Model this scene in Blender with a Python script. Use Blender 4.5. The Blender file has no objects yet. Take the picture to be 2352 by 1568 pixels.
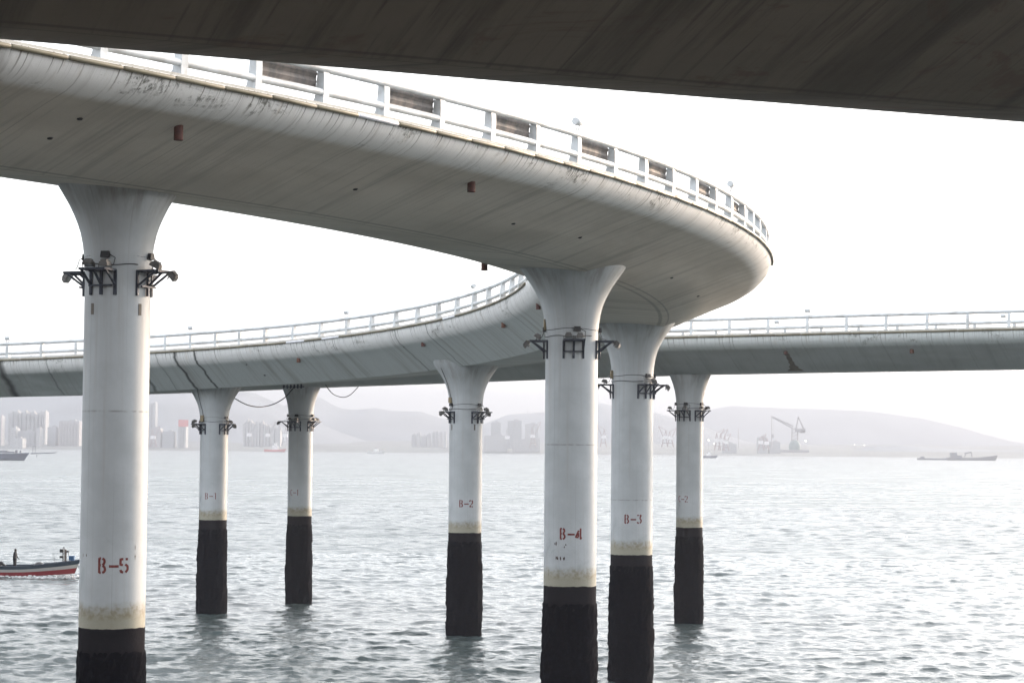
import bpy, math, random
import numpy as np
from mathutils import Vector, Matrix
R_ = math.radians
rnd = random.Random(7)
sc = bpy.context.scene
C = sc.collection

# ------------------------------------------------------------------ camera
F_PX, H_CAM, CX, CY = 5000.0, 11.0, 1176.0, 784.0      # measured on a 2352 px wide copy of the photo
PITCH, ROLL = math.atan(237.5/5000), R_(0.53)
fw = Vector((0, math.cos(PITCH), math.sin(PITCH)))
r0 = Vector((1, 0, 0)); u0 = Vector((0, -math.sin(PITCH), math.cos(PITCH)))
rt = r0*math.cos(ROLL)+u0*math.sin(ROLL); up = -r0*math.sin(ROLL)+u0*math.cos(ROLL)
cam_d = bpy.data.cameras.new('camera'); cam = bpy.data.objects.new('camera', cam_d); C.objects.link(cam)
cam_d.sensor_width = 36; cam_d.lens = F_PX/2352*36; cam_d.clip_start = 0.5; cam_d.clip_end = 30000
m = Matrix((( rt.x, up.x, -fw.x, 0), (rt.y, up.y, -fw.y, 0), (rt.z, up.z, -fw.z, H_CAM), (0, 0, 0, 1)))
cam.matrix_world = m
sc.camera = cam
# ------------------------------------------------------------------ sky, sun, exposure
SUN_AZ, SUN_EL = R_(48), R_(12)                          # to the right of the view, low
w = bpy.data.worlds.new('World'); sc.world = w; w.use_nodes = True
nt = w.node_tree; nt.nodes.clear()
out = nt.nodes.new('ShaderNodeOutputWorld'); bg = nt.nodes.new('ShaderNodeBackground')
sky = nt.nodes.new('ShaderNodeTexSky'); sky.sky_type = 'NISHITA'; sky.sun_disc = False
sky.sun_elevation = SUN_EL; sky.sun_rotation = SUN_AZ; sky.altitude = 0
sky.air_density = 1.0; sky.dust_density = 2.5; sky.ozone_density = 1.5
hs = nt.nodes.new('ShaderNodeHueSaturation'); hs.inputs['Saturation'].default_value = 0.33
nt.links.new(sky.outputs[0], hs.inputs['Color']); # thin overcast veil: the clear-sky model blended with an even milky white
mx = nt.nodes.new('ShaderNodeMix'); mx.data_type = 'RGBA'; mx.inputs[0].default_value = 0.48; mx.inputs[7].default_value = (3.15, 3.15, 3.2, 1)
nt.links.new(hs.outputs[0], mx.inputs[6]); nt.links.new(mx.outputs[2], bg.inputs[0])
bg.inputs[1].default_value = 0.15
nt.links.new(bg.outputs[0], out.inputs[0])
sun_d = bpy.data.lights.new('sun', 'SUN'); sun = bpy.data.objects.new('sun', sun_d); C.objects.link(sun)
sun_d.energy = 1.2; sun_d.angle = R_(10); sun_d.color = (1.0, 0.74, 0.52)
sd = Vector((math.sin(SUN_AZ)*math.cos(SUN_EL), math.cos(SUN_AZ)*math.cos(SUN_EL), math.sin(SUN_EL)))
sun.rotation_euler = sd.to_track_quat('Z', 'Y').to_euler()
sc.view_settings.view_transform = 'Standard'; sc.view_settings.look = 'None'
sc.view_settings.exposure = 2.55; sc.view_settings.gamma = 1; sc.view_settings.use_curve_mapping = False
cy = sc.cycles
cy.max_bounces = 5; cy.diffuse_bounces = 3; cy.glossy_bounces = 3; cy.volume_bounces = 0; cy.transmission_bounces = 2
cy.caustics_reflective = True; cy.caustics_refractive = False; cy.sample_clamp_indirect = 15.0

# ------------------------------------------------------------------ pixel helpers (measuring only)
def proj(P):
    P = np.asarray(P, float); q = P-np.array([0, 0, H_CAM]); d = q@np.array(fw)
    return np.stack([CX+F_PX*(q@np.array(rt))/d, CY-F_PX*(q@np.array(up))/d], -1)
def ray(x, y): return fw + rt*((x-CX)/F_PX) + up*((CY-y)/F_PX)
def at(x, y, Y):
    d = ray(x, y); return Vector((0, 0, H_CAM)) + d*(Y/d.y)
def at_z(x, y, z):
    d = ray(x, y); return Vector((0, 0, H_CAM)) + d*((z-H_CAM)/d.z)

# ------------------------------------------------------------------ materials
def N(nt, typ, props=None, **ins):
    n = nt.nodes.new(typ)
    for k, v in (props or {}).items(): setattr(n, k, v)
    for k, v in ins.items():
        k = k.replace('_', ' ') if k not in n.inputs else k
        s = n.inputs[int(k[1:])] if (k[0] == 'i' and k[1:].isdigit()) else n.inputs[k]
        if isinstance(v, bpy.types.NodeSocket): nt.links.new(v, s)
        else: s.default_value = v
    return n
class Mat:
    def __init__(s, name, rough=0.7, metallic=0.0, col=(.5, .5, .5)):
        s.m = bpy.data.materials.new(name); s.m.use_nodes = True; s.t = s.m.node_tree; s.t.nodes.clear()
        s.o = s.t.nodes.new('ShaderNodeOutputMaterial'); s.b = s.t.nodes.new('ShaderNodeBsdfPrincipled')
        s.t.links.new(s.b.outputs[0], s.o.inputs[0])
        s.b.inputs['Roughness'].default_value = rough; s.b.inputs['Metallic'].default_value = metallic
        s.b.inputs['Base Color'].default_value = (*col, 1)
    def math(s, op, a, b=0.0, c=0.0, clamp=False):
        return N(s.t, 'ShaderNodeMath', {'operation': op, 'use_clamp': clamp}, i0=a, i1=b, i2=c).outputs[0]
    def mapr(s, v, a, b, c=0.0, d=1.0, smooth=True):
        n = N(s.t, 'ShaderNodeMapRange', {'interpolation_type': 'SMOOTHSTEP' if smooth else 'LINEAR'}, i0=v, i1=a, i2=b, i3=c, i4=d)
        return n.outputs[0]
    def coord(s, kind='Object'): return N(s.t, 'ShaderNodeTexCoord').outputs[kind]
    def scale(s, v, sx, sy, sz=1.0):
        return N(s.t, 'ShaderNodeVectorMath', {'operation': 'MULTIPLY'}, i0=v, i1=(sx, sy, sz)).outputs[0]
    def noise(s, v, sc_=1.0, det=4.0, rough=0.55, dist=0.0):
        return N(s.t, 'ShaderNodeTexNoise', None, Vector=v, Scale=sc_, Detail=det, Roughness=rough, Distortion=dist).outputs['Fac']
    def mix(s, f, a, b):
        n = s.t.nodes.new('ShaderNodeMix'); n.data_type = 'RGBA'
        for sock, v in ((n.inputs[0], f), (n.inputs[6], a), (n.inputs[7], b)):
            if isinstance(v, bpy.types.NodeSocket): s.t.links.new(v, sock)
            elif isinstance(v, tuple): sock.default_value = (*v, 1)
            else: sock.default_value = v
        return n.outputs[2]
    def col(s, c): s.t.links.new(c, s.b.inputs['Base Color'])
    def bump(s, h, strength=0.4, dist=0.02):
        n = N(s.t, 'ShaderNodeBump', None, Height=h, Strength=strength, Distance=dist)
        s.t.links.new(n.outputs[0], s.b.inputs['Normal'])
def plain(name, col, rough=0.6, metallic=0.0, var=0.25, scale=3.0, dirt=None):
    M = Mat(name, rough, metallic, col); v = M.coord('Object'); n = M.noise(v, scale, 5, .6)
    d = dirt or tuple(c*(1-var) for c in col)
    M.col(M.mix(M.mapr(n, .4, .7), col, d)); return M.m

def concrete(name, base, seams=(), fascia=None, crease=(), drip=1.0, streak=1.0, bold=False, cool=0.0):
    M = Mat(name, .75); uv = M.coord('UV')
    sep = N(M.t, 'ShaderNodeSeparateXYZ', None, i0=uv); U, V = sep.outputs[0], sep.outputs[1]
    big = M.noise(M.scale(uv, .16, .35), 1, 4, .6, .3)
    lowV = M.mapr(V, .5, 1.3, .45, 1.0)
    st1 = M.noise(M.scale(uv, 1.6, .10), 1, 5, .65)
    st2 = M.noise(M.scale(uv, 7.0, .22), 1, 4, .6)
    fine = M.noise(M.scale(uv, 5, 5), 1, 6, .7)
    c = M.mix(M.mapr(big, .35, .7), base, tuple(a*b for a, b in zip(base, (.80, .79, .77))))
    c = M.mix(M.mapr(U, 42, 60, 0, cool), c, tuple(a*b for a, b in zip(base, (.86, .98, 1.10))))  # warm front, cooler back: warm bounce light put into the base colour
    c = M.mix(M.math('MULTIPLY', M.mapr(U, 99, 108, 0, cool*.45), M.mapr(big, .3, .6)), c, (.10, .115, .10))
    if bold:
        b1 = M.noise(M.scale(uv, .75, .07), 1, 5, .6, .25); b2 = M.noise(M.scale(uv, .5, .6), 1, 5, .7, .8)
        c = M.mix(M.math('MULTIPLY', M.mapr(b1, .50, .62), .55), c, tuple(a*.35 for a in base))
        c = M.mix(M.math('MULTIPLY', M.mapr(b2, .56, .66), .5), c, tuple(a*b for a, b in zip(base, (.62, .40, .33))))
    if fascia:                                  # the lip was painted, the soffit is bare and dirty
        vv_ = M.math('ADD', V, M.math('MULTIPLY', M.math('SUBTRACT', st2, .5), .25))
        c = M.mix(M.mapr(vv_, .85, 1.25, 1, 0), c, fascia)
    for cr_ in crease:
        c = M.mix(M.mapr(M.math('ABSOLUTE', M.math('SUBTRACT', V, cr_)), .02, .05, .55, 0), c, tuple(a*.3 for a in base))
    c = M.mix(M.math('MULTIPLY', M.mapr(st1, .48, .72), M.math('MULTIPLY', lowV, .50*streak)), c, tuple(a*.42 for a in base))
    c = M.mix(M.math('MULTIPLY', M.mapr(st2, .52, .74), .42*streak), c, tuple(a*.33 for a in base))
    c = M.mix(M.math('MULTIPLY', M.mapr(fine, .55, .8), .18), c, tuple(a*.5 for a in base))
    # run-off streaks below the drip pipe, each with its own length
    dn = M.noise(M.scale(uv, 11, .0), 1, 2, .5); ln = M.noise(M.scale(uv, 1.3, 0), 1, 3, .6)
    ln = M.mapr(ln, .35, .75, .12, 1.55, False)
    fade = M.math('SUBTRACT', 1.0, M.math('DIVIDE', V, ln), clamp=True)
    dm = M.math('MULTIPLY', M.mapr(dn, .55, .64), M.math('POWER', fade, .7))
    c = M.mix(M.math('MULTIPLY', dm, .85*drip, clamp=True), c, (.085, .075, .055))
    rust = M.math('MULTIPLY', M.mapr(M.noise(M.scale(uv, 2.2, .5), 1, 4, .7), .55, .72), M.mapr(V, .1, .9, 1, 0))
    c = M.mix(M.math('MULTIPLY', rust, .35*drip), c, (.30, .20, .09))
    # grime patches with algae below the edge
    alg = M.noise(M.scale(uv, .45, .8), 1, 6, .75, .6)
    alg = M.math('MULTIPLY', M.mapr(alg, .545, .64), M.mapr(V, .1, 1.5, 1, 0))
    sp_ = M.mapr(M.noise(M.scale(uv, 9, 3.5), 1, 4, .75), .42, .58)
    c = M.mix(M.math('MULTIPLY', M.math('MULTIPLY', alg, sp_), .85*drip), c, (.05, .05, .033))
    # formwork joints
    fr = M.math('ABSOLUTE', M.math('SUBTRACT', M.math('FRACT', M.math('DIVIDE', U, 4.9)), .5))
    j = M.mapr(fr, .0, .006, 1, 0)
    c = M.mix(M.math('MULTIPLY', j, .45), c, (.12, .11, .10))
    wob = M.math('MULTIPLY', M.math('SUBTRACT', M.noise(M.scale(uv, .25, .9), 1, 5, .6), .5), .55)
    for (s0, w_, k) in seams:
        d = M.math('ABSOLUTE', M.math('SUBTRACT', M.math('ADD', U, wob), s0))
        g = M.math('MULTIPLY', M.mapr(d, 0, w_, 1, 0), k)
        c = M.mix(g, c, (.025, .028, .025))
    M.col(c); M.bump(M.math('ADD', fine, M.math('MULTIPLY', st2, .5)), .25, .02)
    return M.m

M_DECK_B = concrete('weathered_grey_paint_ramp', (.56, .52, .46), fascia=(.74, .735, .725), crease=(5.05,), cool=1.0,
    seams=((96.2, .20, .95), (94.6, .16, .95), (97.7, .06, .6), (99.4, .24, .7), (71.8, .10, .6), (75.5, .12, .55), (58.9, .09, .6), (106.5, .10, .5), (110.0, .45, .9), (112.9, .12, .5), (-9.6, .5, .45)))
M_DECK_C = concrete('weathered_grey_paint_level', (.43, .45, .45), fascia=(.62, .645, .64),  seams=((38.0, .10, .3), (31.5, .08, .5)), drip=.8, streak=.6)
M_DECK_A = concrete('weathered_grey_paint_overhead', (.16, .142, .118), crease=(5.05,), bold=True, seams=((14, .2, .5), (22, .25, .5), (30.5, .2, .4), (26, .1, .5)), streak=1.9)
def kerb_mat():
    M = Mat('stained_kerb_paint', .7); uv = M.coord('UV')
    n = M.noise(M.scale(uv, 3, 3), 1, 5, .7); s = M.noise(M.scale(uv, 14, 1), 1, 3, .6)
    c = M.mix(M.mapr(n, .5, .75), (.33, .325, .30), (.20, .185, .145))
    c = M.mix(M.math('MULTIPLY', M.mapr(s, .58, .7), .6), c, (.12, .11, .08)); M.col(c); return M.m
M_KERB = kerb_mat()
M_PIPE = plain('yellowed_plastic_pipe', (.17, .15, .10), .5, 0, .5, 1.2, (.10, .085, .05))
M_PIPE_W = plain('new_white_plastic_pipe', (.72, .72, .76), .35)
M_RAIL = plain('white_railing_paint', (.60, .625, .64), .5, 0, .2, 1.5, (.44, .445, .44))
M_ASPH = plain('asphalt', (.05, .05, .052), .9)
M_SIGN = None
def sign_mat():
    M = Mat('dull_ribbed_aluminium', .7, 0); v = M.coord('Object')
    n = M.noise(M.scale(v, 2.5, 2.5, .6), 1, 5, .6)
    M.col(M.mix(M.mapr(n, .35, .65), (.27, .235, .21), (.13, .125, .125))); return M.m
M_SIGN = sign_mat()
M_STEEL = plain('dark_blue_grey_steel', (.035, .042, .06), .55, .4, .4, 5)
M_LAMP = plain('floodlight_housing', (.15, .145, .14), .5, .5, .4, 6)
M_GLASS = plain('lamp_glass', (.35, .37, .38), .15)
M_BLACK = plain('black_rubber', (.012, .012, .014), .6)
M_RUST = plain('rusty_iron', (.085, .028, .02), .8, 0, .6, 9, (.06, .025, .02))
M_RUST_L = plain('orange_rust', (.16, .07, .045), .8, 0, .6, 9)
M_RED = plain('faded_red_stencil_paint', (.13, .014, .012), .7, 0, .45, 12, (.20, .05, .04))
M_RED_F = plain('washed_out_stencil_paint', (.16, .035, .03), .7, 0, .4, 14, (.26, .16, .15))
M_PATCH = plain('brown_patch', (.15, .13, .11), .8)
M_YBOX = plain('ochre_plastic_box', (.24, .19, .11), .6)

def pier_mat(name, tide, tone=(.435, .455, .468), joint=None, grime=.4, ztop=None):
    M = Mat(name, .6); v = M.coord('Object')
    sep = N(M.t, 'ShaderNodeSeparateXYZ', None, i0=v); Z = sep.outputs[2]
    ang = M.math('ARCTAN2', sep.outputs[1], sep.outputs[0])
    cv = N(M.t, 'ShaderNodeCombineXYZ', None, i0=ang, i1=Z, i2=0.0).outputs[0]
    big = M.noise(v, .55, 4, .6); fine = M.noise(v, 6, 6, .7)
    vs = M.noise(M.scale(cv, 4.0, .12), 1, 5, .65)
    c = M.mix(M.mapr(big, .4, .65), tone, tuple(a*.86 for a in tone))
    c = M.mix(M.math('MULTIPLY', M.mapr(vs, .5, .72), .55), c, (.36, .35, .34))
    c = M.mix(M.math('MULTIPLY', M.mapr(fine, .6, .85), .35), c, (.25, .24, .22))
    pt = M.noise(v, 1.1, 6, .75, .5)
    low = M.mapr(Z, tide+.6, tide+3.8, 1, 0)
    c = M.mix(M.math('MULTIPLY', M.math('MULTIPLY', M.mapr(pt, .54, .66), low), grime), c, (.22, .25, .26))
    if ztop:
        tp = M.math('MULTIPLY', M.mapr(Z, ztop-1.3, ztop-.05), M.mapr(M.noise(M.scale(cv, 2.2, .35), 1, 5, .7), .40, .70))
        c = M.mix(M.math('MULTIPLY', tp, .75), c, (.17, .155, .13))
    # narrow vertical run-off lines
    ln = M.noise(M.scale(cv, 16, .02), 1, 2, .5)
    c = M.mix(M.math('MULTIPLY', M.mapr(ln, .64, .69), .35), c, (.14, .125, .11))
    if joint is not None:
        d = M.math('ABSOLUTE', M.math('SUBTRACT', Z, joint))
        jn = M.math('MULTIPLY', M.mapr(d, .012, .035, 1, 0), M.mapr(M.noise(v, 5, 4), .35, .6))
        c = M.mix(M.math('MULTIPLY', jn, .6), c, (.18, .17, .16))
    # yellow salt band above the fouling
    zz = M.math('ADD', Z, M.math('MULTIPLY', M.math('SUBTRACT', M.noise(v, 1.4, 5, .65), .5), .38))
    yb = M.math('MULTIPLY', M.mapr(zz, tide+.28, tide+.76, 1, 0), .75)
    c = M.mix(yb, c, (.26, .235, .155))
    yd = M.math('MULTIPLY', M.mapr(zz, tide+.15, tide+.35, 0, 1), M.mapr(zz, tide+.5, tide+.75, 1, 0))
    c = M.mix(M.math('MULTIPLY', yd, M.mapr(fine, .42, .62, 0, .6)), c, (.18, .14, .07))
    # dark band, thin film at its top
    zt = M.math('ADD', Z, M.math('MULTIPLY', M.math('SUBTRACT', M.noise(v, 3.2, 5, .7), .5), .10))
    dk = M.mapr(zt, tide-.012, tide+.012, 1, 0)
    film = M.mapr(M.math('ADD', Z, M.math('MULTIPLY', M.noise(M.scale(cv, 5, 1.2), 1, 5, .7), .8)), tide-.9, tide+.1)
    dc = M.mix(film, (.002, .002, .004), (.013, .012, .015))
    c = M.mix(dk, c, dc)
    M.col(c)
    M.t.links.new(M.mapr(dk, 0, 1, .55, .8), M.b.inputs['Roughness'])
    M.t.links.new(M.mapr(dk, 0, 1, .4, .03), M.b.inputs['Specular IOR Level'])
    M.bump(M.math('ADD', M.math('MULTIPLY', dk, M.noise(v, 9, 6, .75)), M.math('MULTIPLY', fine, .15)), .6, .05)
    return M.m
def fouling_mat():
    M = Mat('mussels_and_weed', .85); v = M.coord('Object'); n = M.noise(v, 7, 6, .8); b = M.noise(v, 2.2, 5, .7)
    c = M.mix(M.mapr(n, .45, .75), (.001, .0013, .004), (.004, .0045, .010))
    c = M.mix(M.math('MULTIPLY', M.mapr(b, .68, .74), .7), c, (.01, .03, .024)); M.col(c); M.b.inputs['Specular IOR Level'].default_value = .03
    M.bump(n, .9, .08); return M.m
M_FOUL = fouling_mat()

# ------------------------------------------------------------------ mesh builder
class MB:
    def __init__(s): s.v, s.f, s.uv, s.sm = [], [], [], []
    def add(s, vs, fs, uvs=None, smooth=False):
        o = len(s.v); s.v += [tuple(p) for p in vs]
        for k, f in enumerate(fs):
            s.f.append([i+o for i in f]); s.sm.append(smooth)
            s.uv.append([uvs[i] for i in f] if uvs is not None else [(0, 0)]*len(f))
        return s
    def box(s, c, size, M=None, taper=1.0):
        x, y, z = [a/2 for a in size]; P = []
        for sz in (-1, 1):
            t = taper if sz > 0 else 1
            for sx, sy in ((-1, -1), (1, -1), (1, 1), (-1, 1)): P.append(Vector((sx*x*t, sy*y*t, sz*z)))
        if M is not None: P = [M@p for p in P]
        P = [p+Vector(c) for p in P]
        return s.add(P, [(0, 3, 2, 1), (4, 5, 6, 7), (0, 1, 5, 4), (1, 2, 6, 5), (2, 3, 7, 6), (3, 0, 4, 7)])
    def tube(s, pts, r, n=10, caps=True, smooth=True):
        pts = [Vector(p) for p in pts]; rs = r if hasattr(r, '__len__') else [r]*len(pts)
        P = []; prev = None
        for i, p in enumerate(pts):
            t = (pts[min(i+1, len(pts)-1)]-pts[max(i-1, 0)]).normalized()
            a = prev if prev is not None else (Vector((0, 0, 1)) if abs(t.z) < .9 else Vector((1, 0, 0)))
            a = (a-t*a.dot(t)).normalized(); prev = a; b = t.cross(a)
            for k in range(n):
                th = 2*math.pi*k/n; P.append(p+(a*math.cos(th)+b*math.sin(th))*rs[i])
        F = [(i*n+k, i*n+(k+1) % n, (i+1)*n+(k+1) % n, (i+1)*n+k) for i in range(len(pts)-1) for k in range(n)]
        s.add(P, F, None, smooth)
        if caps:
            s.add(P[:n], [tuple(reversed(range(n)))]); s.add(P[-n:], [tuple(range(n))])
        return s
    def lathe(s, prof, n=48, c=(0, 0, 0), smooth=True, jit=None):
        P = []
        for i, (r, z) in enumerate(prof):
            for k in range(n):
                th = 2*math.pi*k/n; rr = r+(jit[i][k] if jit is not None else 0)
                P.append((c[0]+rr*math.cos(th), c[1]+rr*math.sin(th), c[2]+z))
        F = [(i*n+k, i*n+(k+1) % n, (i+1)*n+(k+1) % n, (i+1)*n+k) for i in range(len(prof)-1) for k in range(n)]
        s.add(P, F, None, smooth)
        s.add(P[:n], [tuple(reversed(range(n)))]); s.add(P[-n:], [tuple(range(n))])
        return s
    def prism(s, poly, a, b, axis_fn):      # poly of 2-tuples swept between parameters a and b by axis_fn(p, t)
        n = len(poly); P = [axis_fn(p, a) for p in poly]+[axis_fn(p, b) for p in poly]
        return s.add(P, [tuple(range(n)), tuple(reversed(range(n, 2*n)))]+[(k, k+n, (k+1) % n+n, (k+1) % n) for k in range(n)])
    def build(s, name, mat, parent=None, loc=None, **kw):
        me = bpy.data.meshes.new(name); me.from_pydata(s.v, [], s.f); me.update()
        uvl = me.uv_layers.new(name='UVMap'); flat = [c for f in s.uv for uv in f for c in uv]
        uvl.data.foreach_set('uv', flat); me.polygons.foreach_set('use_smooth', s.sm)
        me.materials.append(mat)
        o = bpy.data.objects.new(name, me); C.objects.link(o)
        if parent is not None: o.parent = parent
        if loc is not None: o.location = loc
        tag(o, **kw); return o
def tag(o, label=None, cat=None, group=None, kind=None):
    if label: o['label'] = label
    if cat: o['category'] = cat
    if group: o['group'] = group
    if kind: o['kind'] = kind
    return o
def empty(name, loc=(0, 0, 0), rz=0.0, **kw):
    o = bpy.data.objects.new(name, None); C.objects.link(o); o.location = loc; o.rotation_euler = (0, 0, rz)
    o.empty_display_size = .3; return tag(o, **kw)
def copy_tree(o, parent=None):
    c = o.copy(); C.objects.link(c); c.parent = parent
    for ch in list(o.children): copy_tree(ch, c)
    return c

# ------------------------------------------------------------------ alignments
def hermite(kx, ky, x):
    kx, ky, x = map(np.asarray, (kx, ky, x)); mm = np.gradient(ky, kx)
    i = np.clip(np.searchsorted(kx, x)-1, 0, len(kx)-2); h = kx[i+1]-kx[i]; t = (x-kx[i])/h
    return (2*t**3-3*t**2+1)*ky[i]+(t**3-2*t**2+t)*h*mm[i]+(-2*t**3+3*t**2)*ky[i+1]+(t**3-t**2)*h*mm[i+1]
class Line:
    """a road alignment: station s, plan position, heading, level of the soffit, cross fall"""
    def __init__(s, st, xy, th, z, e):
        s.s, s.xy, s.th, s.z, s.e = map(np.asarray, (st, xy, th, z, e))
        s.n = np.stack([np.sin(s.th), -np.cos(s.th)], -1)
    def frame(s, q):
        g = lambda a: float(np.interp(q, s.s, a))
        return g(s.xy[:, 0]), g(s.xy[:, 1]), g(s.n[:, 0]), g(s.n[:, 1]), g(s.z), g(s.e), g(s.th)
    def pt(s, q, u, v):
        x, y, nx, ny, z, e, th = s.frame(q)
        uu = u*math.cos(e)-v*math.sin(e); vv = u*math.sin(e)+v*math.cos(e)
        return Vector((x+nx*uu, y+ny*uu, z+vv))
    def arr(s, u, v):
        uu = u*np.cos(s.e)-v*np.sin(s.e); vv = u*np.sin(s.e)+v*np.cos(s.e)
        return np.stack([s.xy[:, 0]+s.n[:, 0]*uu, s.xy[:, 1]+s.n[:, 1]*uu, s.z+vv], -1)
ds = .5
sB = np.arange(-40, 140.01, ds)
kh = np.arange(-40, 151, 19.); kz = np.linspace(-40, 150, 7); ke = np.linspace(-40, 150, 6)
hB = [.75, .86, .9115, 1.1108, 1.4038, 1.7208, 2.1983, 2.6279, 2.9351, 3.1433, 3.2]
zB = [17.6, 17.3436, 16.8518, 15.8124, 14.3882, 13.2435, 12.6]
eB = [-.12, -.0983, -.0696, .0358, .0547, .055]
thB = hermite(kh, hB, sB)
cx = np.cumsum(np.cos(thB))*ds; cyy = np.cumsum(np.sin(thB))*ds; i0 = int(40/ds)
xyB = np.stack([cx-cx[i0]-9.8797, cyy-cyy[i0]+58.9862], -1)
LB = Line(sB, xyB, thB, hermite(kz, zB, sB)+.5, hermite(ke, eB, sB))
# level ramp behind
ptsC = np.array([(-95, 160.5), (-70, 160.8), (-51, 160.2), (-38, 159.0), (-27, 156.0), (-14.9, 151.0), (-2, 144.0), (11.1, 137.0), (23, 131.5), (35, 125.5), (47, 118.5), (60, 110)], float)
tt = np.concatenate([[0], np.cumsum(np.linalg.norm(np.diff(ptsC, axis=0), axis=1))])
sC = np.arange(0, tt[-1], ds); xyC = np.stack([hermite(tt, ptsC[:, 0], sC), hermite(tt, ptsC[:, 1], sC)], -1)
dC = np.gradient(xyC, axis=0); thC = np.arctan2(dC[:, 1], dC[:, 0])
LC = Line(sC, xyC, thC, np.full(len(sC), 14.8), np.full(len(sC), .0))
botC = np.array([(-400, 920), (0, 912), (350, 905), (540, 899), (784, 889), (1017, 881), (1251, 872), (1621, 861), (1968, 855), (2352, 849), (3000, 838)], float)
P = LC.arr(-1.6, 0); px = proj(P)
zc = [at(a, float(np.interp(a, botC[:, 0], botC[:, 1])), p[1]).z for a, p in zip(px[:, 0], P)]
LC.z = np.array(zc)
# overhead ramp, nearer than everything else
sA = np.arange(-30, 40.01, ds); hA = R_(22.8)
e_A = R_(-7.9); thA = np.full(len(sA), hA)
x0A, y0A = at(0, 90, 30).x+2.49*math.sin(hA), at(0, 90, 30).y-2.49*math.cos(hA)
LA = Line(sA, np.stack([x0A+np.cos(hA)*sA, y0A+np.sin(hA)*sA], -1), thA, np.full(len(sA), 16.5), np.full(len(sA), e_A))
silA = np.array([(-3000, -150), (0, 90), (403, 124), (784, 156), (1211, 192), (1568, 220), (2352, 281), (4000, 400)], float)
P = LA.arr(-2.49, 0); px = proj(P)
k = P[:, 1] > 8
LA.z[k] += np.array([at(a, float(np.interp(a, silA[:, 0], silA[:, 1])), p[1]).z-p[2] for a, p in zip(px[k, 0], P[k])])
LA.z[~k] = LA.z[k][0]

SEC_B = dict(out=[(1.24, 0), (3.0, .80), (4.4, 1.45), (4.85, 1.64), (5.12, 1.76), (5.36, 1.92), (5.53, 2.10), (5.64, 2.27), (5.70, 2.42)],
             inn=[(-2.49, 0), (-3.4, .72), (-4.05, 1.24), (-4.30, 1.42), (-4.56, 1.60), (-4.76, 1.84), (-4.88, 2.12), (-4.94, 2.42)])
SEC_C = dict(out=[(1.6, 0), (3.0, .62), (4.2, 1.14), (4.55, 1.28), (4.82, 1.40), (5.02, 1.58), (5.14, 1.8), (5.18, 2.02)],
             inn=[(-1.6, 0), (-3.0, .62), (-4.2, 1.14), (-4.5, 1.30), (-4.75, 1.48), (-4.95, 1.68), (-5.1, 1.88), (-5.18, 2.02)])

def sweep(L, s0, s1, ring, vcoord, step=.5, closed=True, caps=True, smooth=True):
    """sweep a closed section ring of (u, v) along a line"""
    mb = MB(); q = np.arange(s0, s1+1e-6, step); n = len(ring); P = []; UV = []
    for a in q:
        for (u, v), vc in zip(ring, vcoord): P.append(L.pt(a, u, v)); UV.append((a, vc))
    F = [(i*n+k, (i+1)*n+k, (i+1)*n+(k+1) % n, i*n+(k+1) % n) for i in range(len(q)-1) for k in range(n)]
    mb.add(P, F, UV, smooth)
    if caps: mb.add(P[:n], [tuple(range(n))], UV[:n]); mb.add(P[-n:], [tuple(reversed(range(n)))], UV[-n:])
    return mb
def sharpen(o, ang=35):
    me = o.data
    import bmesh
    bm = bmesh.new(); bm.from_mesh(me)
    bmesh.ops.recalc_face_normals(bm, faces=bm.faces)
    for e in bm.edges:
        if len(e.link_faces) == 2 and e.calc_face_angle(0) > R_(ang): e.smooth = False
    bm.to_mesh(me); bm.free()

def perim(pts):
    d = [0.0]
    for a, b in zip(pts, pts[1:]): d.append(d[-1]+math.dist(a, b))
    return d
def build_deck(L, s0, s1, sec, mat, name, label, cat):
    o_, i_ = sec['out'], sec['inn']; root = empty(name, L.pt((s0+s1)/2, 0, 0), 0, label=label, cat=cat)
    root.location = (0, 0, 0)
    he = o_[-1][1]; W, Wi = o_[-1][0], i_[-1][0]
    po = perim(o_[::-1]); pi_ = perim(i_[::-1])
    ring = list(reversed(i_))+o_+[(W-.02, he+.10), (Wi+.02, he+.10)]
    vc = pi_+list(reversed(po))+[0, 0]
    body = sweep(L, s0, s1, ring, vc).build('deck_girder', mat, root); sharpen(body)
    rd = sweep(L, s0, s1, [(Wi+.5, he+.104), (W-.5, he+.104), (W-.5, he+.13), (Wi+.5, he+.13)], [0]*4, 1.0).build('road_surface', M_ASPH, root); sharpen(rd)
    for sg, Wx in ((1, W), (-1, Wi)):
        a = Wx-sg*.06; b = Wx-sg*.46
        kb = sweep(L, s0, s1, [(a, he+.102), (a-sg*.03, he+.145), (a-sg*.07, he+.18), (b, he+.18), (b, he+.102)], [.4, .1, .05, 0, .3], 1.0).build('kerb', M_KERB, root); sharpen(kb)
    return root, he, W, Wi
def post_mesh(L, q, Wx, sg, he):
    """one post: upright blade with a back that sweeps out to the foot"""
    base = he+.18; f = Wx-sg*.12     # outer face
    prof = [(f, base-.02), (f-sg*.02, base+.14), (f-sg*.03, base+.45), (f-sg*.06, base+.72), (f-sg*.12, base+.92), (f-sg*.22, base+1.0), (f-sg*.30, base+.97), (f-sg*.30, base+.40), (f-sg*.33, base+.12), (f-sg*.40, base-.02)]
    half = .105
    mb = MB(); mb.prism(prof, q-half, q+half, lambda p, t: L.pt(t, p[0], p[1]))
    return mb
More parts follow.
